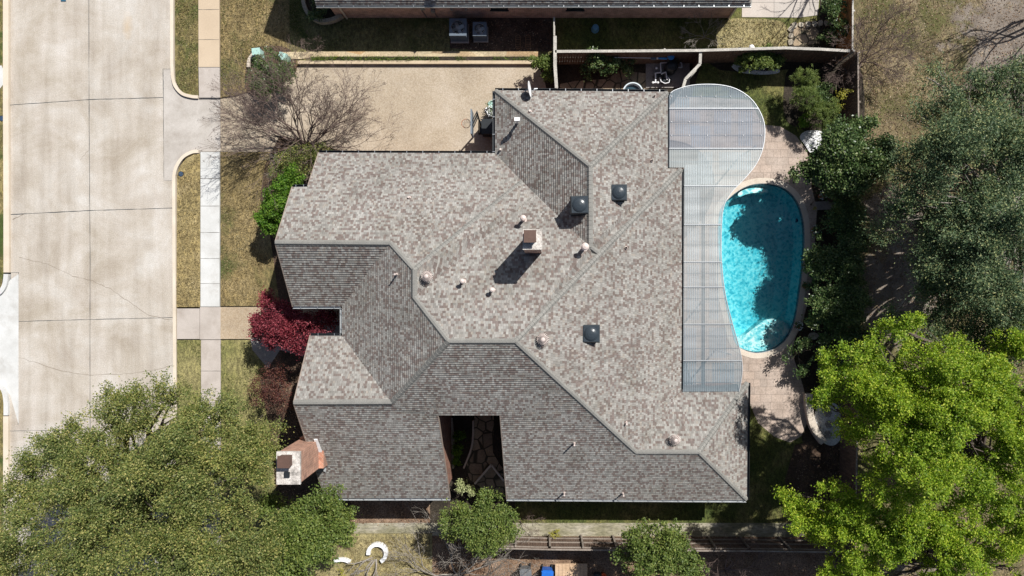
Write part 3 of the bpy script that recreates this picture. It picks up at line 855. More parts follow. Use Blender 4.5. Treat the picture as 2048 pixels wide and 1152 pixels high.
# shallow tanning ledge in the south and a bench step in the north
LED = catmull([(1470, 676), (1492, 670), (1512, 655), (1530, 642), (1550, 638), (1572, 644), (1582, 655), (1573, 676), (1549, 696), (1516, 704), (1490, 699), (1476, 690)], 5)
MB().prism(loc2(px2(LED)), -0.99, -0.24).build('tanning_ledge', M('ledge_plaster', [(0.3, (0.72, 0.80, 0.78)), (0.7, (0.82, 0.88, 0.86))], 0.8, 10, 0.12), pool)
m_wet = M('ledge_plaster', [(0.3, (0.72, 0.80, 0.78)), (0.7, (0.82, 0.88, 0.86))], 0.8, 10, 0.12)
BEN = catmull([(1478, 386), (1492, 378), (1512, 375), (1535, 378), (1535, 386), (1512, 385), (1494, 388), (1480, 393)], 4)
MB().prism(loc2(px2(BEN)), -0.8, -0.10).build('bench_step', m_wet, pool)
dm = MB()
q = W(1594, 441, -0.6) - pc
dm.cone(q + Vector((0.05, 0, 0)), q + Vector((-0.08, 0, 0.02)), 0.12, 0.12, 16)
dm.build('pool_light', plain('dark_blue_lens', (0.01, 0.03, 0.10), 0.2), pool)
# water: rippled surface over an absorbing volume; caustic sparkle is painted into the surface tint
mw = bpy.data.materials.new('pool_water')
t = NT(mw)
co = obj_coord(t)
wv = t.n('ShaderNodeVectorMath', {0: co, 1: t.n('ShaderNodeVectorMath', {0: t.n('ShaderNodeTexNoise', {'Vector': co, 'Scale': 1.7, 'Detail': 3.0}).outputs['Color'], 'Scale': 0.55}, operation='SCALE').outputs[0]}, operation='ADD').outputs[0]
vo = t.n('ShaderNodeTexVoronoi', {'Vector': wv, 'Scale': 5.2}, feature='SMOOTH_F1')
vo.inputs['Smoothness'].default_value = 0.35
vo2 = t.n('ShaderNodeTexVoronoi', {'Vector': wv, 'Scale': 8.5}, feature='SMOOTH_F1')
hh = t.math('ADD', t.math('MULTIPLY', vo.outputs[0], 0.35), t.math('MULTIPLY', t.n('ShaderNodeTexNoise', {'Vector': wv, 'Scale': 4.2, 'Detail': 3.0, 'Roughness': 0.75}).outputs[0], 1.0))
tc = t.ramp(hh, [(0.48, (0.26, 0.60, 0.68)), (0.62, (0.46, 0.84, 0.89)), (0.74, (0.95, 1.0, 1.0))])
trn = t.n('ShaderNodeBsdfTransparent', {'Color': tc}).outputs[0]
bmp = t.n('ShaderNodeBump', {'Height': hh, 'Strength': 0.35, 'Distance': 0.05}).outputs[0]
gl = t.n('ShaderNodeBsdfGlossy', {'Color': (1, 1, 1, 1), 'Roughness': 0.05, 'Normal': bmp}).outputs[0]
fr = t.n('ShaderNodeFresnel', {'IOR': 1.33, 'Normal': bmp}).outputs[0]
mx = t.n('ShaderNodeMixShader', {0: fr, 1: trn, 2: gl}).outputs[0]
va = t.n('ShaderNodeVolumeAbsorption', {'Color': (0.02, 0.69, 0.76, 1), 'Density': 0.72}).outputs[0]
t.out(mx, va)
wl = MB()
wp = loc2(grow_loop(POOL2, -0.004))
wl.prism(wp, -1.04, -0.06)
wl.build('water', mw, pool)

# ---------------------------------------------------------------- the house
house = thing('brick_house', 'large brick house with a steep hipped and gabled roof of mottled grey and brown shingles', 'house')
PT = dict(
    A=(550, 485, 7.1), B=(780, 487, 7.1), C=(828, 540, 8.05), D=(828, 595, 8.05), E=(897, 683, 9.2), F=(1030, 683, 9.2),
    G=(783, 805, 7.1), H=(1045, 363, 4.3), Hs=(587, 806, 7.1), a1=(585, 612, 4.9), a2=(685, 612, 4.9), a3=(685, 672, 4.9),
    a4=(620, 672, 4.9), a5=(584, 375, 4.9), a6=(615, 374, 4.9), a7=(637, 306, 3.3), a8=(990, 307, 3.3), M=(1072, 389, 4.78),
    R1=(1180, 333, 6.7), R2=(1180, 494, 6.7), w1=(990, 181, 3.3), w2=(1335, 184, 3.3), Nn=(1335, 337, 3.3), O=(1363, 338, 3.3),
    q1=(1363, 779, 3.1), I=(1272, 905, 5.0), J=(1397, 905, 5.0), L=(1496, 766, 3.0), K=(1493, 1000, 3.0),
    s1=(1013, 997, 3.0), s2=(1000, 830, 6.5), s3=(876, 830, 6.5), s4=(900, 996, 3.0), s5=(650, 996, 3.0))
PV = {k: W(*v) for k, v in PT.items()}
FACES = [['A', 'a5', 'a6', 'a7', 'a8', 'H', 'C', 'B'], ['A', 'B', 'a2', 'a1'], ['B', 'C', 'D', 'E', 'G', 'a3', 'a2'], ['Hs', 'G', 'a3', 'a4'],
         ['C', 'H', 'M', 'D'], ['D', 'M', 'R2', 'Nn', 'O', 'F', 'E'], ['w1', 'R1', 'R2', 'M', 'H', 'a8'], ['w1', 'w2', 'R1'],
         ['w2', 'Nn', 'R2', 'R1'], ['F', 'O', 'q1', 'I'], ['I', 'q1', 'L', 'J'], ['J', 'L', 'K'],
         ['Hs', 's5', 's4', 's3', 's2', 's1', 'K', 'J', 'I', 'F', 'E', 'G']]
BOUND = ['A', 'a5', 'a6', 'a7', 'a8', 'w1', 'w2', 'Nn', 'O', 'q1', 'L', 'K', 's1', 's2', 's3', 's4', 's5', 'Hs', 'a4', 'a3', 'a2', 'a1']

def clip_band(poly, g, lo, hi):
    for s, lim in ((1, lo), (-1, -hi)):
        out = []
        for i, p in enumerate(poly):
            q = poly[(i + 1) % len(poly)]
            a, b = s * p.dot(g) - lim, s * q.dot(g) - lim
            if a >= 0:
                out.append(p)
            if (a > 0 and b < 0) or (a < 0 and b > 0):
                out.append(p.lerp(q, a / (a - b)))
        poly = out
        if len(poly) < 3:
            return []
    return poly

def shingled(faces, step=0.032):
    """Lay every slope in overlapping courses; returns verts, faces, uvs."""
    V, F, UV = [], [], []
    for P in faces:
        nrm = Vector()
        for a, b in zip(P, P[1:] + P[:1]):
            nrm += a.cross(b)
        nrm.normalize()
        if nrm.z < 0:
            nrm = -nrm
        g = (Vector((0, 0, 1)) - nrm * nrm.z).normalized()
        # courses run level along the eave: snap the slope direction to the house axes
        g = Vector((g.x if abs(g.x) > abs(g.y) else 0, g.y if abs(g.y) >= abs(g.x) else 0, g.z)).normalized()
        u = nrm.cross(g).normalized()
        u0, v0 = random.Random(round(nrm.x * 97 + nrm.y * 13, 2)).uniform(0, 50), 0
        for t in geometry.tessellate_polygon([P]):
            tri = [P[i] for i in t]
            tn = (tri[1] - tri[0]).cross(tri[2] - tri[0])
            if tn.length < 1e-5:
                continue
            if tn.z < 0:
                tri = tri[::-1]
            vm, vx = min(p.dot(g) for p in tri), max(p.dot(g) for p in tri)
            for k in range(math.floor(vm / RH), math.floor(vx / RH) + 1):
                lo, hi = k * RH, (k + 1) * RH
                c = clip_band(tri, g, lo, hi)
                if len(c) < 3:
                    continue
                o = len(V)
                for p in c:
                    f = (p.dot(g) - lo) / RH
                    V.append(p + nrm * step * (1 - f))
                    UV.append((p.dot(u) + u0, min(max(p.dot(g), lo + 1e-4), hi - 1e-4)))
                F.append(tuple(range(o, o + len(c))))
                for i in range(len(c)):
                    p, q = c[i], c[(i + 1) % len(c)]
                    if abs(p.dot(g) - lo) < 1e-5 and abs(q.dot(g) - lo) < 1e-5 and (p - q).length > 1e-4:
                        o = len(V)
                        V.extend([p, q, q + nrm * step, p + nrm * step])
                        UV.extend([(p.dot(u) + u0, lo + 1e-4)] * 4)
                        F.append((o, o + 1, o + 2, o + 3))
    return V, F, UV

def roof_mesh(name, faces, parent):
    V, F, UV = shingled(faces)
    me = bpy.data.meshes.new(name)
    me.from_pydata([tuple(v) for v in V], [], F)
    uvl = me.uv_layers.new(name='UVMap')
    for p in me.polygons:
        for li in p.loop_indices:
            uvl.data[li].uv = UV[me.loops[li].vertex_index]
    return link(name, me, m_shingle, parent)

roof = roof_mesh('roof', [[PV[k] for k in f] for f in FACES], house)
sf = MB()
for f in FACES:
    P = [PV[k] - Vector((0, 0, 0.16)) for k in f]
    for t in geometry.tessellate_polygon([P]):
        tri = [P[i] for i in t]
        if (tri[1] - tri[0]).cross(tri[2] - tri[0]).z > 0:
            tri = tri[::-1]
        sf.add(tri, [(0, 1, 2)])
bl = [PV[k] for k in BOUND]
for a, b in zip(bl, bl[1:] + bl[:1]):
    sf.add([a, b, b - Vector((0, 0, 0.16)), a - Vector((0, 0, 0.16))], [(0, 1, 2, 3), (3, 2, 1, 0)][:1])
sf.build('soffit', m_fascia, house)
# rakes: pale drip edge
for a, b in (('A', 'a5'), ('A', 'a1'), ('a6', 'a7'), ('Hs', 'a4'), ('Hs', 's5'), ('s3', 's4'), ('s2', 's1')):
    MB().beam(PV[a] + Vector((0, 0, -0.06)), PV[b] + Vector((0, 0, -0.06)), 0.04, 0.15).build('rake_trim', m_fascia, house)
# walls: inset loop
def inset_loop(P, d):
    area = sum(a.x * b.y - b.x * a.y for a, b in zip(P, P[1:] + P[:1]))
    s = 1 if area > 0 else -1
    out = []
    N = len(P)
    for i in range(N):
        p = P[i].xy
        e0 = (P[i].xy - P[i - 1].xy); e1 = (P[(i + 1) % N].xy - P[i].xy)
        if e0.length < 0.05 or e1.length < 0.05:
            e0 = e1 if e0.length < e1.length else e0
            e1 = e0
        e0.normalize(); e1.normalize()
        n0 = Vector((-e0.y, e0.x)) * s; n1 = Vector((-e1.y, e1.x)) * s
        m = n0 + n1
        m = m / max(m.dot(n0), 0.35) if m.length > 1e-3 else n0
        out.append(p + m * d)
    return out
il = inset_loop(bl, 0.25)
wm = MB()
for i in range(len(bl)):
    j = (i + 1) % len(bl)
    a, b, za, zb = il[i], il[j], bl[i].z - 0.12, bl[j].z - 0.12
    wm.add([(a.x, a.y, -0.1), (b.x, b.y, -0.1), (b.x, b.y, zb), (a.x, a.y, za)], [(0, 1, 2, 3)])
wm.build('wall', m_brick, house)
# gutters along the eaves
def gutter(name, a, b, mat, out, parent, w=0.13, straps=True):
    """An open trough hung outside the eave from a to b."""
    a, b = Vector(a), Vector(b)
    o = Vector((*out, 0)).normalized()
    d = (b - a).normalized()
    m = MB()
    prof = [(0.012, 0.0), (0.012, -0.11), (w, -0.11), (w, 0.0), (w - 0.012, 0.0), (w - 0.012, -0.098), (0.024, -0.098), (0.024, 0.0)]
    vs = [p + o * x + Vector((0, 0, z - 0.01)) for p in (a, b) for x, z in prof]
    k = len(prof)
    m.add(vs, [(i, (i + 1) % k, k + (i + 1) % k, k + i) for i in range(k)] + [tuple(range(k)), tuple(range(2 * k - 1, k - 1, -1))])
    nf = len(m.f)
    if straps:
        s = m
        L = (b - a).length
        c = max(2, int(L / 0.75))
        for i in range(c):
            p = a + d * (L * (i + 0.5) / c)
            s.beam(p + Vector((0, 0, 0.004)), p + o * w + Vector((0, 0, 0.004)), 0.03, 0.01)
    g = m.build(name, mat, parent)
    g.data.materials.append(m_steel)
    g.data.polygons.foreach_set('material_index', [0] * nf + [1] * (len(m.f) - nf))
    return g
for a, b, o, m_ in (('a7', 'a8', (0, 1), m_gutter), ('w1', 'a8', (-1, 0), m_gutter), ('w1', 'w2', (0, 1), m_gutter), ('w2', 'Nn', (1, 0), m_gutter),
                    ('O', 'q1', (1, 0), m_gutter), ('L', 'K', (1, 0), m_gutter), ('a1', 'a2', (0, -1), m_gutter_lt), ('a2', 'a3', (-1, 0), m_gutter_lt),
                    ('a4', 'a3', (0, 1), m_gutter), ('s1', 'K', (0, -1), m_gutter_lt), ('s5', 's4', (0, -1), m_gutter_lt), ('a5', 'a6', (0, 1), m_gutter)):
    pa, pb = PV[a].copy(), PV[b].copy()
    if (a, b) == ('w1', 'a8'):
        pb = W(990, 321, 3.3)
    gutter('gutter', pa, pb, m_, o, house, straps=o != (1, 0))
# ridge and hip caps: overlapping pieces folded over the line
def cap_line(a, b, parent, w=0.14, drop=0.10, step=0.20, lift=0.035):
    a, b = Vector(a), Vector(b)
    d = b - a
    L = d.length
    d.normalize()
    s = d.cross(Vector((0, 0, 1))).normalized()
    up = s.cross(d)
    c = max(1, int(L / step))
    m = MB()
    for i in range(c):
        p, q = a + d * (L * i / c), a + d * (L * (i + 1) / c + 0.02)
        h0, h1 = lift + 0.016, lift
        vs = []
        for e, h in ((p, h1), (q, h0)):
            vs += [e + s * w + up * (h - drop), e + s * 0.05 + up * h, e - s * 0.05 + up * h, e - s * w + up * (h - drop),
                   e + s * w + up * (h - drop - 0.02), e - s * w + up * (h - drop - 0.02)]
        m.add(vs, [(0, 1, 7, 6), (1, 2, 8, 7), (2, 3, 9, 8), (6, 7, 8, 9, 11, 10), (0, 6, 10, 4), (3, 5, 11, 9), (0, 4, 5, 3, 2, 1)])
    return m.build('ridge_cap', m_cap, parent)
for a, b, dr in (('A', 'B', .12), ('C', 'B', .10), ('D', 'C', .11), ('E', 'D', .09), ('E', 'F', .12), ('G', 'E', .09), ('Hs', 'G', .12), ('H', 'C', .09),
                 ('O', 'F', .09), ('w1', 'R1', .09), ('w2', 'R1', .09), ('R1', 'R2', .12), ('I', 'F', .09), ('I', 'J', .12), ('K', 'J', .09), ('L', 'J', .09)):
    cap_line(PV[a], PV[b], roof, drop=dr)
RJ = W(1200, 509, 6.45)
cap_line(PV['R2'], RJ, roof, drop=.1)

# finding a height on the roof
TRIS = []
for f in FACES:
    P = [PV[k] for k in f]
    for t in geometry.tessellate_polygon([P]):
        TRIS.append([P[i] for i in t])
EYE = Vector((0, 0, CAM_H))
def on_roof(px, py):
    """The point of the roof seen at this pixel, and the slope's normal."""
    d = (W(px, py, 0) - EYE).normalized()
    best = None
    for tr in TRIS:
        h = geometry.intersect_ray_tri(tr[0], tr[1], tr[2], d, EYE, True)
        if h and (best is None or h.z > best[0].z):
            n_ = (tr[1] - tr[0]).cross(tr[2] - tr[0]).normalized()
            best = (h, n_ if n_.z > 0 else -n_)
    return best or (W(px, py, 6), Vector((0, 0, 1)))

def flash_box(m, p, nrm, r):
    q = nrm.to_track_quat('Z', 'Y').to_matrix()
    m.box(p + nrm * 0.02, (r * 2, r * 2, 0.05), M4=q)
def pipe(px, py, h=0.35, r=0.045, cap=False, mat=None):
    p, nrm = on_roof(px, py)
    mat = mat or m_pinkmetal
    m = MB()
    m.cone(p - Vector((0, 0, 0.1)), p + Vector((0, 0, h)), r, r, 12)
    m.cone(p - Vector((0, 0, 0.05)), p + Vector((0, 0, 0.16)), r * 2.0, r * 1.1, 12)
    m.lathe(p + nrm * .01, [(r * 2.2, 0), (r * 1.6, .03)], 12, nrm.to_track_quat('Z', 'Y').to_matrix())
    o = m.build('vent_pipe', mat, roof)
    if cap:
        MB().lathe(p + Vector((0, 0, h)), [(r * 1.2, -0.02), (r * 1.9, 0.0), (r * 1.9, 0.06), (r * 1.2, 0.12), (0.01, 0.15)], 14).build('rain_cap', mat, o)
    return o
pipe(1047, 440, 0.75, 0.075, True)
pipe(1168, 496, 0.8, 0.09, True)
pipe(927, 563, 0.5, 0.06, True); pipe(985, 580, 0.45, 0.06, True)
pipe(794, 549, 0.45, 0.04); pipe(818, 395, 0.14); pipe(1060, 223, 0.14); pipe(1001, 300, 0.2)
pipe(1308, 194, 0.16); pipe(1303, 322, 0.16); pipe(1252, 496, 0.16); pipe(1252, 846, 0.3)
pipe(1148, 886, 0.5, 0.04); pipe(1128, 985, 0.5, 0.04); pipe(1245, 986, 0.5, 0.04)
def turbine(px, py):
    p, nrm = on_roof(px, py)
    m = MB()
    m.cone(p - Vector((0, 0, 0.25)), p + Vector((0, 0, 0.28)), 0.15, 0.15, 16)
    base = m.build('turbine_vent', m_pinkmetal, roof)
    k = MB()
    c = p + Vector((0, 0, 0.28))
    nf = 20
    for i in range(nf):
        a0 = 2 * math.pi * i / nf
        for (r0, z0, t0), (r1, z1, t1) in zip([(0.16, 0, 0), (0.25, 0.07, .08), (0.27, 0.16, .16), (0.22, 0.25, .26), (0.12, 0.31, .4)], [(0.25, 0.07, .08), (0.27, 0.16, .16), (0.22, 0.25, .26), (0.12, 0.31, .4), (0.06, 0.325, .5)]):
            wd = 0.15
            def pt(r, z, a): return c + Vector((r * math.cos(a), r * math.sin(a), z))
            k.add([pt(r0, z0, a0 + t0), pt(r0 * 0.94, z0, a0 + t0 + wd), pt(r1 * 0.94, z1, a0 + t1 + wd), pt(r1, z1, a0 + t1)], [(0, 1, 2, 3)])
    k.lathe(c + Vector((0, 0, 0.31)), [(0.07, 0), (0.08, 0.02), (0.03, 0.035)], 14)
    k.build('fin_dome', m_pinkmetal, base)
    MB().lathe(c, [(0.13, 0), (0.16, 0.1), (0.14, 0.22), (0.05, 0.28)], 14).build('rotor_core', m_dkmetal, base)
turbine(857, 553); turbine(1086, 677); turbine(1347, 876)
def attic_vent(px, py, s=0.66, rz=0.0, hgt=0.42):
    p, nrm = on_roof(px, py)
    q = nrm.to_track_quat('Z', 'Y').to_matrix()
    m = MB()
    m.taper(p - Vector((0, 0, 0.3)), (s * 0.86, s * 0.86), (s * 0.86, s * 0.86), 0.3 + hgt, rz)
    m.box(p + nrm * 0.03, (s * 1.0, s * 1.0, 0.03), M4=q)
    b = m.build('attic_vent', m_black, roof)
    h = MB()
    h.taper(p + Vector((0, 0, hgt)), (s, s), (s * 0.86, s * 0.86), 0.09, rz)
    h.lathe(p + Vector((0, 0, hgt + 0.09)), [(s * 0.40, 0), (s * 0.38, 0.03), (s * 0.30, 0.07), (s * 0.18, 0.10), (0.02, 0.115)], 22)
    h.build('hood', plain('black_hood', (0.035, 0.045, 0.055), 0.28), b)
attic_vent(1157, 414, 0.82, 0.03, 0.66); attic_vent(1236, 387, 0.78, 0, 0.26); attic_vent(1181, 667, 0.80, 0, 0.24)
p, nrm = on_roof(1035, 246)
m = MB(); m.box(p + Vector((0, 0, 0.25)), (0.10, 0.10, 0.7)); m.box(p + Vector((0, 0, 0.66)), (0.26, 0.17, 0.2)); m.build('white_vent', m_white, roof)
# small triangular metal crickets on the north slope
for x, y, mt in ((963, 352, m_gutter), (899, 368, m_flash)):
    p, nrm = on_roof(x, y)
    MB().add([p + Vector((-.03, -.35, .0)), p + Vector((.05, -.35, .02)), p + Vector((.01, .45, -.30)), p + Vector((.02, -.35, .14))], [(0, 1, 3), (1, 2, 3), (2, 0, 3), (0, 2, 1)]).build('flashing_fin', mt, roof)
# chimneys
ch = MB()
x0, y1 = W(1047, 460, 9.8).xy
x1, y0 = W(1083, 498, 9.8).xy
ch.prism([(x0, y0), (x1, y0), (x1, y1), (x0, y1)], 5.8, 9.72)
chim = ch.build('chimney', m_brick_dull, roof)
MB().prism([(x0 - .03, y0 - .03), (x1 + .03, y0 - .03), (x1 + .03, y1 + .03), (x0 - .03, y1 + .03)], 9.72, 9.86).build('chimney_crown', m_mortar, chim)
c_ = W(1060, 473, 10.1)
MB().box((c_.x, c_.y, 10.02), (0.42, 0.42, 0.3)).box((c_.x, c_.y, 10.2), (0.5, 0.5, 0.05)).build('chimney_cap', m_brown, chim)
ch = MB()
x0, y1 = W(555, 905, 7.8).xy
x1, y0 = W(599, 967, 7.8).xy
ch.prism([(x0, y0), (x1, y0), (x1, y1), (x0, y1)], -0.1, 7.7)
chim = ch.build('chimney', m_brick_pink, house)
# the stack widens into shoulders at the roof
MB().prism([(x0 + .05, y0 + .0), (x1 + 0.22, y0 + .0), (x1 + 0.22, y1 + 0.12), (x0 + .05, y1 + 0.12)], -0.1, 5.2).build('chimney_shoulder', m_brick_pink, chim)
MB().prism([(x0 - .04, y0 - .04), (x1 + .04, y0 - .04), (x1 + .04, y1 + .04), (x0 - .04, y1 + .04)], 7.7, 7.82).build('chimney_crown', m_mortar, chim)
c_ = W(569, 923, 8.1)
MB().box((c_.x, c_.y, 8.0), (0.46, 0.46, 0.36)).box((c_.x, c_.y, 8.2), (0.54, 0.52, 0.05)).build('chimney_cap', m_brown, chim)
c_ = W(573, 950, 7.9)
MB().box((c_.x, c_.y, 7.84), (0.24, 0.24, 0.1)).build('flue', m_black, chim)
p1, p2 = on_roof(632, 878)[0], on_roof(647, 918)[0]
MB().beam(p1 + Vector((0, 0, .05)), p2 + Vector((0, 0, .05)), 0.16, 0.06).beam(p2 + Vector((0, 0, .05)), on_roof(652, 925)[0] + Vector((-.15, -.5, -.3)), 0.1, 0.05).build('chimney_flashing', m_white, chim)

# ---------------------------------------------------------------- patio canopy of translucent corrugated sheets
m_sheet = bpy.data.materials.new('corrugated_polycarbonate')
t = NT(m_sheet)
co = obj_coord(t)
geo = t.n('ShaderNodeNewGeometry')
dirt = t.noise(t.n('ShaderNodeMapping', {'Vector': co, 'Scale': (0.25, 1.4, 1)}).outputs[0], 1.2, 5, 0.6)
base = t.ramp(dirt, [(0.3, (0.48, 0.50, 0.51)), (0.7, (0.74, 0.75, 0.75))])
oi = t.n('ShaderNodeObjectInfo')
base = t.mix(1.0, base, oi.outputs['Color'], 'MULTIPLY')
pr = t.n('ShaderNodeBsdfPrincipled', {'Base Color': base, 'Roughness': 0.3, 'Specular IOR Level': 0.5}).outputs[0]
tl = t.n('ShaderNodeBsdfTranslucent', {'Color': base}).outputs[0]
tp = t.n('ShaderNodeBsdfTransparent', {'Color': (0.88, 0.91, 0.95, 1)}).outputs[0]
a1 = t.n('ShaderNodeMixShader', {0: 0.4, 1: pr, 2: tl}).outputs[0]
a2 = t.n('ShaderNodeMixShader', {0: 0.30, 1: a1, 2: tp}).outputs[0]
t.out(a2)
canopy = thing('patio_canopy', 'long curved patio canopy of translucent corrugated sheets between the house roof and the pool', 'canopy')
CZ = 3.28
CAN = [(1338, 192), (1341, 186)] + catmull([(1348, 181), (1372, 173), (1402, 169), (1440, 170), (1472, 178), (1500, 196), (1519, 222), (1529, 252), (1527, 290), (1514, 325), (1490, 356), (1462, 386), (1447, 415), (1443, 455), (1443, 520), (1450, 585), (1463, 640), (1477, 690), (1484, 725), (1483, 755), (1478, 783)], 5, False) + [(1366, 783), (1367, 560), (1368, 345), (1368, 335), (1338, 335)]
CW = px2(CAN, CZ)
def clipy(poly, lo, hi, ax=1):
    poly = [Vector((p[0], p[1])) for p in poly]
    for s, lim in ((1, lo), (-1, -hi)):
        out = []
        for i, p in enumerate(poly):
            q = poly[(i + 1) % len(poly)]
            a, b = s * p[ax] - lim, s * q[ax] - lim
            if a >= 0: out.append(p)
            if (a > 0 and b < 0) or (a < 0 and b > 0): out.append(p.lerp(q, a / (a - b)))
        poly = out
        if len(poly) < 3: return []
    return poly
YC = [(592 - y) * 0 + W(0, y, CZ).y for y in (150, 217, 297, 372, 449, 524, 574, 648, 721, 800)]
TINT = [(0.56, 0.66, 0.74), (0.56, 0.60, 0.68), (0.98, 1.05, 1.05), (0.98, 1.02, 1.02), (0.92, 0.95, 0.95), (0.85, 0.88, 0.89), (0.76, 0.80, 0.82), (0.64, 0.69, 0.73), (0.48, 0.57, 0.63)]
pitch = 0.11
for i in range(9):
    hi, lo = YC[i], YC[i + 1] - 0.06
    m = MB()
    xs = [p[0] for p in CW]
    xa, xb = min(xs), max(xs)
    k = 0
    x = xa
    zb = CZ + 0.012 * (i % 2)
    while x < xb:
        for j, (f0, f1, z0, z1) in enumerate(((0, .25, 0, .014), (.25, .5, .014, .014), (.5, .75, .014, 0), (.75, 1, 0, 0))):
            c0, c1 = x + pitch * f0, x + pitch * f1
            P = clipy(clipy(CW, lo, hi), c0, c1, 0)
            if len(P) >= 3:
                vs = [(p.x, p.y, zb + z0 + (z1 - z0) * (p.x - c0) / (c1 - c0)) for p in P]
                m.add(vs, [tuple(range(len(vs)))])
        x += pitch
    if m.v:
        o = m.build('corrugated_sheet', m_sheet, canopy)
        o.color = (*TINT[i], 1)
# seams: pale flashing bars over every sheet overlap, thinner battens under the sheets
def xspan(y):
    P = clipy(CW, y - 0.01, y + 0.01)
    xs = [p.x for p in P]
    return (min(xs), max(xs)) if xs else None
m_alu = plain('pale_aluminium', (0.46, 0.48, 0.50), 0.4, 0.3)
for i, y in enumerate((217, 297, 372, 449, 524, 574, 648, 721)):
    yy = W(0, y, CZ).y
    sp = xspan(yy)
    if y == 390: continue
    MB().beam((sp[0], yy, CZ + .045), (sp[1] - .02, yy, CZ + .045), 0.035, 0.02).build('seam_bar', m_alu, canopy)
    MB().beam((sp[0], yy - 0.02, CZ - .07), (sp[1] - .05, yy - 0.02, CZ - .07), 0.05, 0.10).build('rafter', m_wood_d, canopy)
for y in (193, 244, 271, 323, 350, 402, 430, 490, 547, 597, 622, 672, 697, 740, 765):
    yy = W(0, y, CZ).y
    sp = xspan(yy)
    MB().beam((sp[0], yy, CZ - .035), (sp[1] - .05, yy, CZ - .035), 0.035, 0.035).build('batten', m_greybin, canopy)
for x, ya0, ya1 in ((1408, 400, 775),):
    xx = W(x, 0, CZ).x
    MB().beam((xx, W(0, ya1, CZ).y, CZ - .2), (xx, W(0, ya0, CZ).y, CZ - .2), 0.16, 0.12).build('joist', m_greybin, canopy)
ed = MB()
L_ = [Vector((p[0], p[1], CZ)) for p in CW[1:-5]]
for a, b in zip(L_, L_[1:]):
    if (b - a).length > 1e-3:
        ed.beam(a, b, 0.03, 0.07)
ed.build('edge_trim', m_alu, canopy)
for x, y in ((1524, 290), (1448, 600), (1474, 710)):
    p = W(x, y, CZ)
    MB().box((p.x - .25, p.y, CZ / 2 - .15), (0.07, 0.07, CZ - .1)).build('post', m_white, canopy)
for y in (193, 217, 244, 271, 297):
    yy = W(0, y, CZ).y
    sp = xspan(yy)
    for k in range(6):
        x = sp[0] + 0.12 + (sp[1] - sp[0] - 0.3) * k / 5
        MB().cone((x, yy, CZ + .02), (x, yy, CZ + .06), 0.028, 0.018, 8).build('screw_cap', m_white, canopy)
# folding slat lattice laid on the deck-side beams under the middle of the canopy
lat = MB()
for xa_, xb_, y0_, y1_ in ((1352, 1380, 196, 216), (1352, 1400, 222, 242), (1352, 1400, 248, 268), (1384, 1420, 252, 294), (1430, 1462, 222, 268), (1478, 1505, 222, 292), (1398, 1425, 304, 368), (1440, 1500, 304, 340), (1372, 1398, 330, 446),
                           (1376, 1396, 455, 520), (1420, 1436, 455, 640), (1376, 1398, 530, 640), (1420, 1452, 655, 716), (1370, 1394, 655, 770), (1426, 1466, 725, 765)):
    x = W(xa_, 0, 3.1).x
    while x < W(xb_, 0, 3.1).x:
        lat.beam((x, W(0, y1_, 3.1).y, 3.12), (x, W(0, y0_, 3.1).y, 3.12), 0.06, 0.03)
        x += 0.125
lat.build('slat_screen', m_white, canopy)

# ---------------------------------------------------------------- fences
def fence(label, pts, h, mat, side=1, cap=True, cap_mat=None, posts=2.4, rails=True, zb=0.0, name='wooden_fence', capw=0.14, board=True):
    """Board fence whose top follows photo pixels pts (at height h); rails and posts on the given side."""
    P = [W(x, y, h) for x, y in pts]
    root = thing(name, label, 'fence')
    bm_ = MB()
    rl = [MB() for _ in range(3)]
    rnd = random.Random(len(label))
    for a, b in zip(P, P[1:]):
        d = (b - a); L = d.length; d.normalize()
        s = Vector((-d.y, d.x, 0)) * side
        x = 0.0
        while x < L:
            w_ = min(0.14, L - x)
            c = a + d * (x + w_ / 2)
            hh = h - 0.02 - rnd.uniform(0, 0.015)
            bm_.box((c.x, c.y, (hh + zb) / 2), (w_ * 0.94, 0.022, hh - zb), rz=math.atan2(d.y, d.x))
            x += 0.14
        if rails:
            for k, z in enumerate((0.35, 0.95, h - 0.22)):
                rl[k].beam(a + s * 0.04 + Vector((0, 0, z - h)), b + s * 0.04 + Vector((0, 0, z - h)), 0.045, 0.09)
    if board:
        bm_.build('boards', mat, root)
    if rails:
        for r in rl:
            r.build('rail', cap_mat or mat, root)
    if cap:
        cm_ = MB()
        for a, b in zip(P, P[1:]):
            cm_.beam(a, b, capw, 0.04)
        cm_.build('cap', cap_mat or mat, root)
    if posts:
        for a, b in zip(P, P[1:]):
            d = (b - a); L = d.length; d.normalize()
            s = Vector((-d.y, d.x, 0)) * side
            k = max(1, round(L / posts))
            for i in range(k + 1):
                c = a + d * (L * i / k) + s * 0.1
                MB().box((c.x, c.y, (h - 0.06) / 2), (0.09, 0.09, h - 0.06), rz=math.atan2(d.y, d.x)).build('post', cap_mat or mat, root)
    return root
fence('long weathered fence with a pale cap between the two back yards', [(1110, 103), (1260, 102), (1400, 101), (1480, 98.5), (1570, 96), (1640, 98.5), (1700, 102)], 2.0, m_wood_d, side=1, cap_mat=m_wood_w, posts=2.4)
fence('short north-south fence with a pale cap at the end of the driveway', [(1110, 72), (1110, 130), (1113, 176)], 2.0, m_wood_d, side=1, cap_mat=m_wood_w, capw=0.17, posts=0)
fence('thin narrow gate fence running from the neighbour brick wall', [(1108, 34), (1108, 71)], 1.7, m_wood_d, side=1, cap_mat=m_wood_w, capw=0.06, posts=0, name='garden_gate')
fence('angled gate fence closing off the pool pump corner', [(1401, 104), (1400, 128), (1371, 158), (1366, 176)], 1.9, m_wood_d, side=1, cap_mat=m_wood_w, capw=0.15, posts=0, name='pump_gate')
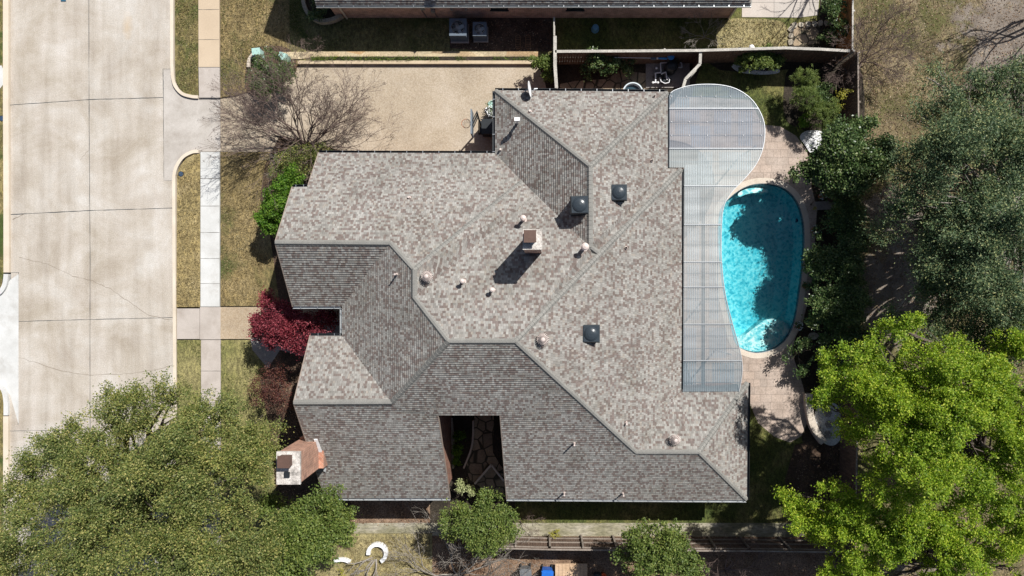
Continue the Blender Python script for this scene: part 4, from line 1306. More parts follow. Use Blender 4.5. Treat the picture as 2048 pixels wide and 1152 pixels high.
fence('orange cedar back fence beside the neighbour patio', [(1706, -60), (1705, 100)], 2.1, m_wood_r, side=1, cap_mat=m_wood_w, posts=2.4, capw=0.08)
fence('long back fence between the pool hedge and the dirt alley', [(1716, 104), (1718, 400), (1717, 700), (1712, 1000), (1706, 1160)], 2.0, m_wood_d, side=1, cap_mat=MATS['mid_fence_wood'], posts=2.4, capw=0.07)
fence('long brown fence with open rails and posts along the south side', [(893, 1094), (1100, 1099), (1300, 1101), (1500, 1102), (1665, 1104)], 1.9, m_wood_d, side=1, cap_mat=M('mid_fence_wood', [(0.3, (0.20, 0.165, 0.135)), (0.7, (0.32, 0.275, 0.235))], 1.5, 18, 0.4), posts=1.75, capw=0.07)
fence('short dark fence panel under the lime green tree canopy', [(1664, 1104), (1690, 1030), (1712, 960)], 1.8, m_wood_d, side=1, cap_mat=m_wood_d, posts=1.6, capw=0.06)

# ---------------------------------------------------------------- neighbour's house along the top edge
nb = thing('neighbour_house', 'brick house with a long straight eave along the top edge of the photo', 'house')
ze = 2.45
e0, e1 = W(632, 10, ze), W(1503, 9, ze)
rY = e0.y + 3.9
roof_n = roof_mesh('roof', [[e0, e1, Vector((e1.x - 3.9, rY, 7.0)), Vector((e0.x, rY, 7.0))], [Vector((e0.x, rY, 7.0)), Vector((e1.x - 3.9, rY, 7.0)), Vector((e1.x, rY + 3.9, ze)), Vector((e0.x, rY + 3.9, ze))], [e1, Vector((e1.x, rY + 3.9, ze)), Vector((e1.x - 3.9, rY, 7.0))]], nb)
wy = e0.y + 0.27
wm = MB()
wx0, wx1 = e0.x + .42, e1.x - .45
wm.add([(wx0, wy, 0), (wx1, wy, 0), (wx1, wy, ze - .05), (wx0, wy, ze - .05)], [(0, 1, 2, 3)])
wm.add([(wx0, wy, 0), (wx0, wy + 7, 0), (wx0, wy + 7, ze), (wx0, rY, 6.6), (wx0, wy, ze)], [(0, 1, 2, 3, 4)])
wm.add([(wx1, wy, 0), (wx1, wy + 7, 0), (wx1, wy + 7, ze), (wx1, wy, ze)], [(0, 1, 2, 3)])
wm.build('wall', m_brick_dull, nb)
MB().box(((e0.x + e1.x) / 2, e0.y + .24, ze - .12), (e1.x - e0.x - .04, .46, .03)).build('soffit', m_fascia, nb)
gutter('gutter', e0, e1, m_gutter_lt, (0, -1), nb, 0.12)
for px_ in (998, 1151):
    q = W(px_, 26, 1.6)
    w_ = MB().box((q.x, wy - .01, 1.75), (0.9, 0.04, 1.1)).build('window', m_glass, nb)
    fr = MB()
    fr.box((q.x, wy - .035, 1.18), (1.0, 0.06, 0.06)).box((q.x, wy - .035, 1.75), (0.9, 0.03, 0.03))
    fr.build('window_frame', m_gutter, w_)
for a in (wx0 + .55,):
    MB().beam((a, wy - .06, 0.2), (a, wy - .06, ze - .1), 0.08, 0.07).build('downpipe', m_kerb, nb)
MB().beam((wx1 - .1, wy - .06, 0.2), (wx1 - .1, wy - .06, ze - .1), 0.08, 0.07).build('downpipe', m_kerb, nb)
for px_, w_, h_, z_ in ((845, .22, .3, 1.6), (863, .26, .45, 1.9), (866, .2, .3, 1.2), (903, .13, .2, 1.5), (932, .13, .2, 1.5)):
    q = W(px_, 26, z_)
    MB().box((q.x, wy - .06, z_), (w_, .12, h_)).build('utility_box', m_steel, nb)
for px_ in (850, 872):
    q = W(px_, 30, .9)
    MB().beam((q.x, wy - .03, 0.3), (q.x - .15, wy - .03, 1.4), 0.03, 0.03).build('conduit', m_greybin, nb)
# raised semicircular brick bed by the neighbour's corner
rb = thing('brick_planter', 'curved brick edged planter bed at the corner of the neighbouring house', 'planter')
arc = catmull([(612, -30), (612, 8), (622, 34), (644, 48), (670, 45), (688, 36)], 6, False)
A_ = px2(arc, NZ)
m = MB()
for a, b in zip(A_, A_[1:]):
    d = (Vector(b) - Vector(a))
    m.beam((a[0], a[1], .48), (a[0] + d.x * .92, a[1] + d.y * .92, .48), 0.20, 0.35)
m.build('edging', m_stone, rb)
MB().prism(A_ + [Vector((A_[-1].x, A_[-1].y + 2)), Vector((A_[0].x, A_[0].y + 2))], .2, .47).build('soil', m_soil, rb)

# ---------------------------------------------------------------- satellite dishes
def dish(px, py, z, r, aim, label, name='satellite_dish', pos=None):
    p = pos or W(px, py, z)
    root = thing(name, label, 'satellite dish', p)
    R = Vector(aim).normalized().to_track_quat('Z', 'Y').to_matrix()
    prof = [(r * i / 6, 0.22 * r * (i / 6) ** 2) for i in range(1, 7)]
    m = MB()
    m.lathe((0, 0, 0), prof + [(r * 0.98, 0.22 * r + 0.012)] + [(r * i / 6 * .97, 0.22 * r * (i / 6) ** 2 + 0.015) for i in range(5, 0, -1)], 32, R)
    m.build('reflector', m_white, root, smooth=True)
    f = R @ Vector((0, -0.25 * r, r * 1.15))
    m = MB()
    m.cone(R @ Vector((0, -r * 0.9, .04)), f, 0.018, 0.018, 8)
    m.build('arm', m_steel, root)
    m = MB(); m.cone(f, f + R @ Vector((0, 0.03, -.14)), 0.035, 0.05, 10)
    m.build('receiver', m_steel, root)
    m = MB(); m.cone((0, 0, -0.02), R @ Vector((0, 0, -.15)) + Vector((0, 0, -.1)), 0.03, 0.03, 8)
    m.cone(R @ Vector((0, 0, -.15)) + Vector((0, 0, -.1)), R @ Vector((0, 0, -.15)) + Vector((0.03, 0, -.5)), 0.03, 0.03, 8)
    m.build('mast', m_steel, root)
    return root
dish(1056, 179, 4.0, 0.40, (0.97, 0.1, 0.16), 'white satellite dish standing edge-on at the north eave of the shingled roof')
dish(866, -12, 2.85, 0.30, (0.3, -0.4, 1.0), 'pale satellite dish on the eave along the top edge of the photo')

# ---------------------------------------------------------------- yard machines and small things
def ac_unit(px, py, s, h, label):
    p = W(px, py, NZ)
    root = thing('air_conditioner', label, 'air conditioner', p, 'air conditioners by the brick wall')
    MB().box((0, 0, 0.03), (s * 1.08, s * 1.12, 0.08)).build('pad', m_walk_grey, root)
    b = MB()
    b.ring([(-s * .48, -s * .48), (s * .48, -s * .48), (s * .48, s * .48), (-s * .48, s * .48)], [(-s * .45, -s * .45), (s * .45, -s * .45), (s * .45, s * .45), (-s * .45, s * .45)], .07, h)
    for k in range(14):
        z = 0.12 + (h - .2) * k / 14
        b.ring([(-s / 2, -s / 2), (s / 2, -s / 2), (s / 2, s / 2), (-s / 2, s / 2)], [(-s * .47, -s * .47), (s * .47, -s * .47), (s * .47, s * .47), (-s * .47, s * .47)], z, z + .018)
    b.build('louvred_body', m_acbody, root)
    t_ = MB()
    t_.ring([(-s / 2, -s / 2), (s / 2, -s / 2), (s / 2, s / 2), (-s / 2, s / 2)], [(s * .39 * math.cos(a * math.pi / 16), s * .39 * math.sin(a * math.pi / 16)) for a in range(32)], h, h + .05)
    t_.build('top_panel', m_acbody, root)
    MB().lathe((0, 0, h - .25), [(s * .39, 0), (s * .39, .02)], 24).build('fan_well', m_black, root)
    f = MB()
    for k in range(4):
        a = k * math.pi / 2 + .4
        R = Matrix.Rotation(a, 3, 'Z') @ Matrix.Rotation(0.45, 3, 'X')
        f.box(Vector((math.cos(a), math.sin(a), 0)) * s * .2 + Vector((0, 0, h - .1)), (s * .34, s * .2, .01), M4=R)
    f.lathe((0, 0, h - .14), [(s * .09, 0), (s * .09, .08)], 12)
    f.build('fan', m_steel, root)
    g = MB()
    for k in range(20):
        a = k * math.pi / 10
        g.beam((0.05 * math.cos(a), .03 * math.sin(a), h + .055), (s * .4 * math.cos(a), s * .4 * math.sin(a), h + .05), 0.008, 0.008)
    for r in (.12, .24, .36):
        P = [Vector((s * r * math.cos(i * math.pi / 12), s * r * math.sin(i * math.pi / 12), h + .06)) for i in range(25)]
        g.path(P, 0.006, 4)
    g.build('grille', m_steel, root)
ac_unit(920, 68, 0.92, 0.92, 'larger grey air conditioner, the left of the two beside the brick wall')
ac_unit(962, 70, 0.74, 0.82, 'smaller grey air conditioner, the right of the two beside the brick wall')

for px_, lab in ((1036, 'rusty wire trellis frame lying on dark mulch, nearer the air conditioners'), (1056, 'rusty wire trellis frame lying on dark mulch, nearer the thin gate fence')):
    root = thing('wire_trellis', lab, 'trellis', W(px_, 84, NZ + .05), 'wire trellis frames on the mulch')
    m = MB()
    P = [Vector((.13 * math.cos(a), .26 * (1 if math.sin(a) > 0 else -1) + .13 * math.sin(a), 0)) for a in [i * math.pi / 10 for i in range(21)]]
    m.path(P, 0.012, 5)
    m.build('frame', m_rust, root)
    m = MB()
    for y in (-.26, -.13, 0, .13, .26):
        m.beam((-.13, y, 0), (.13, y, 0), .012, .012)
    m.build('crossbars', m_rust, root)

# basketball hoop
hp = W(963, 252, 0)
hoop = thing('basketball_hoop', 'basketball hoop with a grey backboard seen edge-on over the gravel driveway', 'basketball hoop', hp)
zb = 3.35
bc = W(944, 247, zb) - hp
MB().box((bc.x, bc.y, zb), (0.07, 1.22, 0.85)).build('backboard', plain('backboard_grey', (0.18, 0.21, 0.24), .4), hoop)
rm = W(932, 247, 3.05) - hp
P = [Vector((rm.x + .225 * math.cos(a), rm.y + .225 * math.sin(a), 3.05)) for a in [i * math.pi / 12 for i in range(25)]]
MB().path(P, 0.014, 6).build('rim', m_orange if False else m_terra, hoop)
nt = MB()
for i in range(12):
    a, b = i * math.pi / 6, (i + .5) * math.pi / 6
    for e in (b, a - math.pi / 12):
        nt.cone((rm.x + .22 * math.cos(a), rm.y + .22 * math.sin(a), 3.04), (rm.x + .13 * math.cos(e), rm.y + .13 * math.sin(e), 2.65), 0.006, 0.006, 4)
nt.build('net', m_white, hoop)
pm = MB(); pm.cone((0, -.1, .15), (0.0, 0, 2.7), 0.05, 0.045, 10)
pm.build('pole', m_black, hoop)
am = MB()
for dy in (-.12, .12):
    am.beam((0, dy, 2.6), (bc.x + .05, bc.y + dy, 3.5), .04, .05); am.beam((0, dy, 2.25), (bc.x + .05, bc.y + dy, 3.1), .04, .05)
am.build('support_arms', m_black, hoop)
MB().taper((0.35, -.1, 0.02), (1.05, .75), (.85, .6), .2).build('base', m_black, hoop)
MB().box((0.45, -.25, 0.5), (.7, .75, .75)).box((0.45, -.25, .9), (.75, .8, .04)).build('weight_box', m_black, hoop)

# pool pump equipment
pe = thing('pool_pump_equipment', 'pool pump, filter tank and white pipework in the fenced corner', 'pool equipment', W(1335, 140, 0))
o = W(1335, 140, 0)
MB().box((0, 0, .04), (2.4, 2.0, .08)).build('pad', m_copdark, pe)
c = W(1344, 132, .8) - o
MB().lathe((c.x, c.y, .08), [(.28, 0), (.32, .1), (.32, .75), (.28, .88), (.14, .97), (.03, 1.0)], 24).build('filter_tank', m_black, pe, smooth=False)
m = MB(); m.path([Vector((c.x + .3 * math.cos(i * .3), c.y + .3 * math.sin(i * .3), .75)) for i in range(22)], .015, 5); m.build('clamp_band', m_pvc, pe)
def pl(pts, z=.5): return [W(x, y, z) - o for x, y in pts]
for pts, r in (([(1335, 125), (1321, 126), (1322, 145), (1312, 146)], .035), ([(1322, 148), (1332, 144), (1334, 160)], .035), ([(1357, 135), (1364, 135), (1363, 126), (1360, 125)], .035),
               ([(1320, 155), (1322, 163), (1330, 167), (1338, 165), (1339, 158), (1336, 155)], .03), ([(1311, 146), (1311, 165)], .04), ([(1306, 165), (1316, 165)], .045)):
    MB().path(pl(pts), r, 8).build('pipe', m_pvc, pe)
for x, y in ((1312, 152), (1327, 162)):
    q = W(x, y, .3) - o
    MB().lathe((q.x, q.y, .1), [(.13, 0), (.14, .1), (.14, .32), (.09, .38), (.02, .4)], 16).cone((q.x, q.y, .25), (q.x + .42, q.y + .05, .25), .11, .11, 14).build('pump', m_black, pe)
for x, y in ((1306, 165), (1316, 165), (1313, 136)):
    q = W(x, y, .6) - o
    MB().lathe((q.x, q.y, .55), [(.05, 0), (.06, .05), (.02, .08)], 12).build('valve_handle', m_white, pe)
q0, q1 = W(1228, 115, 1.3), W(1303, 116, 1.3)
pk = thing('pool_pole', 'long pale pool cleaning pole hanging along the fence near the pump', 'pole', q0)
MB().cone((0, 0, 0), q1 - q0, .018, .018, 8).build('shaft', m_pvc, pk)
MB().box(q1 - q0 + Vector((.1, -.03, 0)), (.28, .12, .06)).build('brush_head', m_acbody, pk)
q = W(1342, 113, 1.2)
bk = thing('hose_reel', 'round bright blue hose hung on the fence beside the pump', 'hose reel', q)
m = MB()
for k, r in enumerate((.16, .13, .10)):
    m.path([Vector((r * math.cos(i * math.pi / 8), r * math.sin(i * math.pi / 8), .03 * k)) for i in range(17)], .03, 6)
m.build('hose', m_bluecap, bk)
MB().lathe((0, 0, -.03), [(.1, 0), (.1, .08), (.05, .12)], 14).build('drum', m_bluecap, bk)
q0, q1 = W(1316, 116, 1.0), W(1334, 117, 1.0)
sk = thing('pool_vacuum_tube', 'short blue tube clipped along the fence by the pump', 'tube', q0)
MB().cone((0, 0, 0), q1 - q0, .06, .06, 12).build('tube', m_bluecap, sk)
MB().cone((-.08, 0, 0), (0, 0, 0), .075, .075, 12).build('collar', m_pvc, sk)

# round tub behind the north eave
tb = thing('plastic_tub', 'pale oval plastic tub on the flagstones behind the north eave', 'tub', W(1263, 191, 0))
vs = []
m = MB()
prof = [(.34, 0), (.44, .02), (.52, .5), (.56, .5), (.56, .54), (.5, .54), (.42, .06), (.02, .06)]
m.lathe((0, 0, .03), prof, 28)
tbo = m.build('shell', plain('pale_tub', (.55, .62, .66), .4), tb)
MB().lathe((0, 0, .08), [(.44, 0), (.47, .28)], 28).build('water', plain('tub_water', (.03, .06, .08), .1), tb)

def pot(px, py, label, r=.16, h=.28, mat=None, group=None, plant=None, z0=0.03, seed=1, tilt=None):
    root = thing('flower_pot', label, 'flower pot', W(px, py, z0), group)
    MB().lathe((0, 0, 0), [(r * .7, 0), (r, h * .85), (r * 1.12, h * .86), (r * 1.12, h), (r * .95, h), (r * .9, h * .85), (.01, h * .84)], 18).build('pot', mat or m_terra, root)
    if plant:
        rs = np.random.RandomState(seed)
        crown('foliage', rs, root, L_holly, [(Vector((0, 0, h + .1)), r * 1.3)], 30, 14, .1, (.06, .04))
        if plant == 'flowers':
            pts = unit(rs, 34) * r * 1.5
            pts[:, 2] = np.abs(pts[:, 2]) * .6 + h + .16
            pts = pts[np.hypot(pts[:, 0], pts[:, 1]) > r * .45]
            k = len(pts)
            v, q_ = leaf_quads(pts, unit(rs, k) * [1, 1, .1], np.tile([0, 0, 1.0], (k, 1)), np.full(k, .07), np.full(k, .07))
            quad_mesh('blossom', v, q_, m_flower, root)
    return root
pg = 'flower pots along the pool edge'
pot(1625, 461, 'pot of white flowers on the pool edge, nearest the north end', plant='flowers', group=pg, seed=2)
pot(1612, 525, 'small pot of white flowers half hidden by the pool hedge', r=.12, plant='flowers', group=pg, seed=3)
pot(1607, 572, 'pot of small leaves midway along the pool edge', r=.14, plant='leaves', group=pg, seed=4)
pot(1591, 651, 'pot of white flowers on the pool edge, nearest the south end', plant='flowers', group=pg, seed=5)
pot(1640, 393, 'pot of white flowers beside the stone slab north of the hedge', plant='flowers', group=pg, seed=6)
pot(1660, 398, 'empty dark round pot on the stone slab north of the hedge', r=.2, h=.22, mat=m_brown)
pot(983, 228, 'white pot with pale blossoms against the west garage wall', r=.2, h=.4, mat=m_white, plant='flowers', seed=8)
pot(985, 213, 'leafy pale green pot plant against the west garage wall', r=.2, h=.4, mat=m_xfmr, plant='leaves', seed=9)
wp_ = pot(1502, 93, 'tipped white plastic pot on the dry grass above the long fence', r=.2, h=.4, mat=m_white, z0=NZ + .2)
wp_.rotation_euler = (1.1, 0.3, 0)
# blue bucket
bu = thing('blue_bucket', 'round blue bucket upside down on the shaded grass', 'bucket', W(1190, 59, NZ))
MB().lathe((0, 0, 0), [(.2, 0), (.17, .32), (.15, .36), (.02, .37)], 20).build('pail', plain('dusty_blue', (.12, .28, .42), .5), bu)
MB().lathe((0, 0, 0), [(.215, 0), (.215, .04), (.2, .04)], 20).build('rim', plain('dusty_blue', (.12, .28, .42), .5), bu)

# bins
def bin_(px, py, mat, label, rz, tag_=False):
    p = W(px, py, 0)
    root = thing('wheelie_bin', label, 'bin', p, rz=rz)
    MB().taper((0, 0, .08), (.5, .55), (.62, .74), .92).build('body', mat, root)
    m = MB(); m.taper((0, 0, 1.0), (.66, .8), (.58, .7), .07); m.box((0, .42, 1.0), (.5, .06, .05)); m.box((0, 0, 1.08), (.3, .03, .02))
    l = m.build('lid', mat, root)
    if tag_:
        MB().box((0.02, -.17, 1.085), (.26, .26, .012)).build('label_sticker', m_white, l)
        for k, (x, w_) in enumerate(((-.1, .05), (-.03, .06), (.05, .05), (.11, .04))):
            MB().box((x, .08, 1.078), (w_, .035, .01)).build('printed_mark', m_white, l)
    for x in (-.25, .25):
        MB().cone((x - .03, .3, .12), (x + .03, .3, .12), .12, .12, 16).build('wheel', m_black, root)
bin_(1052, 1140, m_greybin, 'grey wheeled bin with a flat lid standing left of the blue one', 0.05)
bin_(1094, 1142, m_blue, 'blue wheeled recycling bin with a white label on its lid', -0.03, True)
wd = thing('plank_deck', 'small platform of pale brown planks beside the blue bin', 'wooden platform', W(1142, 1150, 0))
for k in range(9):
    MB().box((-.78 + k * .195, 0, .3 + .004 * (k % 2)), (.185, 1.5, .03)).build('plank', m_pallet, wd)
MB().box((0, .6, .18), (1.7, .06, .2)).box((0, -.6, .18), (1.7, .06, .2)).build('frame', m_pallet, wd)
ot = thing('orange_pot', 'round orange red pot beside the planks at the bottom edge', 'flower pot', W(1206, 1148, 0))
MB().lathe((0, 0, 0), [(.1, 0), (.16, .3), (.17, .34), (.13, .34), (.1, .2), (.01, .2)], 18).build('pot', m_orange, ot)
kt = thing('kettle_grill', 'round dark kettle grill beside the orange pot', 'grill', W(1192, 1143, 0))
MB().lathe((0, 0, .45), [(.05, 0), (.2, .06), (.27, .2), (.27, .25), (.2, .36), (.05, .42)], 20).build('bowl', m_black, kt)
for k in range(3):
    a = k * 2.1
    MB().cone((.25 * math.cos(a), .25 * math.sin(a), 0), (.12 * math.cos(a), .12 * math.sin(a), .5), .012, .012, 6).build('leg', m_steel, kt)

# white ring planter and its broken companion at the bottom left
def ring_wall(name, label, cx, cy, r, a0, a1, n_, w, h, mat, z0=.11):
    root = thing(name, label, 'edging', W(cx, cy, z0))
    for k in range(n_):
        a = a0 + (a1 - a0) * (k + .5) / n_
        MB().box((r * math.cos(a), r * math.sin(a), h / 2), (w, abs(a1 - a0) * r / n_ * .97, h + .01 * (k % 2)), rz=a).build('block', mat, root)
    return root
ring_wall('stone_ring', 'open ring of bright white edging blocks around a trunk on the pale lawn', 756, 1104, .48, -1.15, 3.3, 15, .2, .25, m_white)
ring_wall('stone_ring', 'short broken arc of white edging blocks at the bottom left of the pale lawn', 684, 1150, .9, 1.0, 2.0, 7, .18, .2, m_white)
# pad-mounted utility boxes in the driveway corner bush
for x, y, rz, lab in ((521, 112, .1, 'pale green utility box at the left edge of the driveway corner bush'), (573, 121, -.35, 'pale green utility box at the right edge of the driveway corner bush')):
    root = thing('utility_box', lab, 'utility box', W(x, y, .12), 'pale green utility boxes', rz)
    MB().taper((0, 0, 0), (.42, .42), (.40, .40), .6).build('cabinet', m_xfmr, root)
    MB().taper((0, 0, .6), (.46, .46), (.36, .36), .1).build('lid', m_xfmr, root)
ring = thing('stone_edging', 'curved row of pale stones on the left of the driveway corner bush', 'edging', W(515, 120, .11))
o = W(515, 120, .11)
pp = catmull([(517, 100), (508, 110), (500, 122), (499, 136)], 3, False)
for a, b in zip(pp, pp[1:]):
    a_, b_ = W(*a, .11) - o, W(*b, .11) - o
    MB().beam(a_ + Vector((0, 0, .08)), a_.lerp(b_, .9) + Vector((0, 0, .08)), .17, .16).build('stone', m_coping, ring)

# hydrant-like meter lids
for x, y, lab, r, z in ((362, 348, 'round dark blue meter lid in the golden verge by the kerb curve', .13, .1), (4, 237, 'round dark meter lid in the green verge at the left edge', .14, .1)):
    root = thing('meter_lid', lab, 'meter cover', W(x, y, z))
    MB().lathe((0, 0, -.02), [(r * 1.15, 0), (r * 1.15, .035), (r, .035), (r, .03)], 24).build('frame', m_gutter, root)
    MB().lathe((0, 0, .012), [(r * .96, 0), (r * .93, .012), (.02, .016)], 20).build('lid', plain('blue_iron', (.04, .07, .12), .4), root)
wi = thing('street_marker', 'small dark blue square reflector plate on the street at the top edge', 'marker', W(127, -1, .004))
MB().box((0, 0, .012), (.28, .22, .02)).build('plate', plain('marker_blue', (.03, .10, .16), .5), wi)
MB().box((0, 0, .028), (.18, .12, .012)).build('reflector', plain('marker_blue2', (.05, .16, .25), .3), wi)
# mailboxes across the street
for x, y, h, lab in ((-12, 107, 1.2, 'pink brick mailbox pillar at the left edge near the top'), (-12, 822, 1.2, 'red brick mailbox pillar at the left edge below the driveway')):
    root = thing('mailbox_pillar', lab, 'mailbox', W(x, y, 0).xy.to_3d())
    MB().box((0, 0, h / 2), (.55, .55, h)).build('pillar', m_brick_pink, root)
    MB().box((0, 0, h + .03), (.62, .62, .06)).box((0, 0, h + .08), (.5, .5, .05)).build('cap', m_brick_pink, root)

# stepping stones, slabs, low curved wall in the garden
for k, (x, y) in enumerate(((1655, 826), (1657, 848), (1655, 869))):
    lab = ('northernmost', 'middle', 'southernmost')[k] + ' dark hexagonal stepping stone in the white gravel'
    root = MB().prism([(.23 * math.cos(a * math.pi / 3), .23 * math.sin(a * math.pi / 3)) for a in range(6)], 0, .05).build('stepping_stone', m_copdark)
    root.location = W(x, y, .04); root['label'] = lab; root['category'] = 'stepping stone'; root['group'] = 'hexagonal stepping stones'
sheet('white_gravel', catmull([(1640, 808), (1668, 806), (1688, 830), (1686, 868), (1670, 890), (1648, 886), (1632, 862), (1630, 830)], 5), 0.05, m_wgravel)
sheet('white_gravel', catmull([(1612, 262), (1640, 262), (1662, 272), (1658, 296), (1640, 305), (1622, 306), (1610, 290), (1600, 274)], 5), 0.045, m_wgravel)
sheet('white_gravel', catmull([(1470, 128), (1500, 138), (1530, 142), (1556, 138), (1556, 146), (1520, 149), (1480, 144), (1464, 134)], 5), 0.045, m_wgravel)
cw = thing('garden_wall', 'low curved pale stone wall between the patio and the white gravel circle', 'wall', W(1625, 840, 0))
o = W(1625, 840, 0)
pp = catmull([(1612, 786), (1613, 810), (1618, 838), (1628, 862), (1642, 882)], 4, False)
qq = [Vector(W(*a, 0) - o) for a in pp]
for a, b in zip(qq, qq[1:]):
    MB().beam(a + Vector((0, 0, .2)), a.lerp(b, .97) + Vector((0, 0, .2)), .38, .42).build('stone_block', m_coping, cw)
sl_ = MB().prism([Vector(W(x, y, 0) - W(1650, 410, 0)).xy for x, y in ((1630, 404), (1674, 400), (1674, 418), (1634, 420))], 0, .06).build('stone_slab', m_copdark)
sl_.location = W(1650, 410, .03); sl_['label'] = 'long grey stone slab beside the pots north of the pool hedge'; sl_['category'] = 'stone slab'
sl_ = MB().prism([(math.cos(a * .7) * .3 * (1 + .2 * math.sin(a * 3)), math.sin(a * .7) * .2) for a in range(9)], 0, .08).build('stone_slab', m_stone)
sl_.location = W(1626, 672, .04); sl_['label'] = 'small rounded grey rock among the hedges south of the pool'; sl_['category'] = 'rock'
# stone bordered beds in the neighbour's yard
sb = thing('stone_border', 'broken rectangle of flat tan stones around a bed by the cedar fence', 'edging', W(1600, 70, NZ))
o = W(1600, 70, NZ)
rr = random.Random(5)
for pts in ([(1580, 92), (1582, 52), (1634, 48), (1660, 46), (1676, 42)],):
    q = [W(*a, NZ) - o for a in pts]
    for a, b in zip(q, q[1:]):
        k = max(2, int((b - a).length / .34))
        for i in range(k):
            c = a.lerp(b, (i + .5) / k)
            MB().prism([(c.x + math.cos(j) * .16 * rr.uniform(.8, 1.3), c.y + math.sin(j) * .16 * rr.uniform(.8, 1.3)) for j in (0.2, 1.2, 2.3, 3.3, 4.3, 5.4)], 0, .08).build('stone', m_stone, sb)
sheet('flagstones', [(1583, 46), (1640, 46), (1640, 88), (1583, 92)], NZ + .012, m_flag)
# courtyard paving and kerbs in the deep notch
sheet('courtyard_paving', [(950, 760), (990, 760), (986, 905), (1000, 930), (1025, 960), (1000, 1000), (940, 960), (932, 935), (948, 880)], .045, m_flag)
ck = thing('courtyard_kerb', 'curved low stone kerb beside the paving in the roof courtyard', 'edging', W(940, 900, 0))
o = W(940, 900, 0)
qq = [Vector(W(*a, 0) - o) for a in catmull([(947, 840), (946, 880), (940, 905), (928, 935)], 4, False)]
m = MB()
for a, b in zip(qq, qq[1:]): m.beam(a + Vector((0, 0, .1)), b + Vector((0, 0, .1)), .09, .2)
m.build('kerb_stone', m_coping, ck)
m = MB()
qq = [Vector(W(*a, 0) - o) for a in ((950, 966), (983, 928), (996, 945), (1008, 960))]
for a, b in zip(qq, qq[1:]): m.beam(a + Vector((0, 0, .1)), b + Vector((0, 0, .1)), .1, .2)
m.build('kerb_stone', m_coping, ck)
m = MB()
qq = [Vector(W(*a, 0) - o) for a in ((902, 835), (906, 880), (905, 935))]
for a, b in zip(qq, qq[1:]): m.beam(a + Vector((0, 0, .1)), b + Vector((0, 0, .1)), .2, .25)
m.build('kerb_stone', m_stone, ck)

# ---------------------------------------------------------------- trees, shrubs and plants
def B(*rows):
    """Blobs (px, py, radius px, z) -> (centre, radius m)."""
    return [(W(x, y, z), r * mpp(z)) for x, y, r, z in rows]
def tree(name, label, cat, blobs, mat, clumps, per, rc, leaf, trunk=None, r=.18, seed=1, bark=None, elong=1.0, squash=.75, group=None, up=.6, low=-.25, twigs=2, **kw):
    rs = np.random.RandomState(seed)
    rnd = random.Random(seed)
    b0 = trunk or (sum(b[0].x for b in blobs) / len(blobs), sum(b[0].y for b in blobs) / len(blobs))
    base = Vector((b0[0], b0[1], 0))
    root = thing(name, label, cat, base, group)
    lb = [(b[0] - base, b[1]) for b in blobs]
    _, cc = crown('crown', rs, root, mat, lb, clumps, per, rc, leaf, elong, squash, up, low=low, **kw)
    zm = min(b[0].z for b in lb)
    segs = []
    fork = Vector((0, 0, max(.15, zm * .45)))
    pts = limb(segs, rnd, (0, 0, -.1), fork, r, r * .8, 3, .03)
    tr = tube_mesh('trunk', segs, bark or m_bark, root, 8)
    segs = []
    tips = []
    for c, rad in lb:
        e = c + Vector((0, 0, -rad * .25))
        pp_ = limb(segs, rnd, fork, e, r * .5, r * .12, 6, .06)
        for _ in range(twigs):
            j = rnd.randint(2, 5)
            q = pp_[j]
            dd = Vector((rnd.uniform(-1, 1), rnd.uniform(-1, 1), rnd.uniform(0, .7))).normalized()
            limb(segs, rnd, q, c + dd * rad * .8, r * .16, r * .04, 4, .08)
    tube_mesh('limbs', segs, bark or m_bark, root, 5)
    return root

OAK = B((170, 905, 55, 6.3), (105, 955, 48, 6), (235, 885, 50, 6.5), (330, 880, 60, 7), (530, 890, 36, 6.2), (285, 845, 70, 6.5), (330, 800, 48, 6), (255, 790, 28, 5.8), (380, 840, 60, 6.5), (430, 860, 75, 7), (500, 860, 52, 6.5), (200, 870, 58, 6), (130, 930, 70, 6), (70, 985, 55, 5.5),
        (240, 960, 100, 7.5), (350, 950, 95, 8), (450, 950, 75, 7.8), (150, 1050, 110, 7), (40, 1080, 70, 6), (300, 1070, 110, 8), (420, 1080, 95, 7.5), (510, 1080, 60, 6.5), (60, 1160, 80, 6), (200, 1160, 90, 7), (350, 1170, 90, 7),
        (500, 930, 48, 6.8), (480, 1150, 70, 6.5), (395, 815, 28, 6), (450, 815, 22, 6))
tree('live_oak', 'huge olive green oak overhanging the street and sidewalk at bottom left', 'tree', OAK, L_oak, 3400, 100, .28, (.10, .05), W(300, 1000).xy, .45, 11, elong=2.2, squash=.6, gap=1.25, relief=.2, crease=.9)
tree('broadleaf_tree', 'smaller mid green tree below the pink brick chimney', 'tree', B((640, 1025, 52, 4.5), (600, 1030, 40, 4.5), (590, 1090, 60, 5), (660, 1070, 48, 4.5), (600, 1150, 60, 4.5), (685, 1035, 26, 4), (550, 1010, 26, 4.5)),
     L_oak2, 480, 75, .30, (.12, .07), None, .2, 12, elong=1.4)
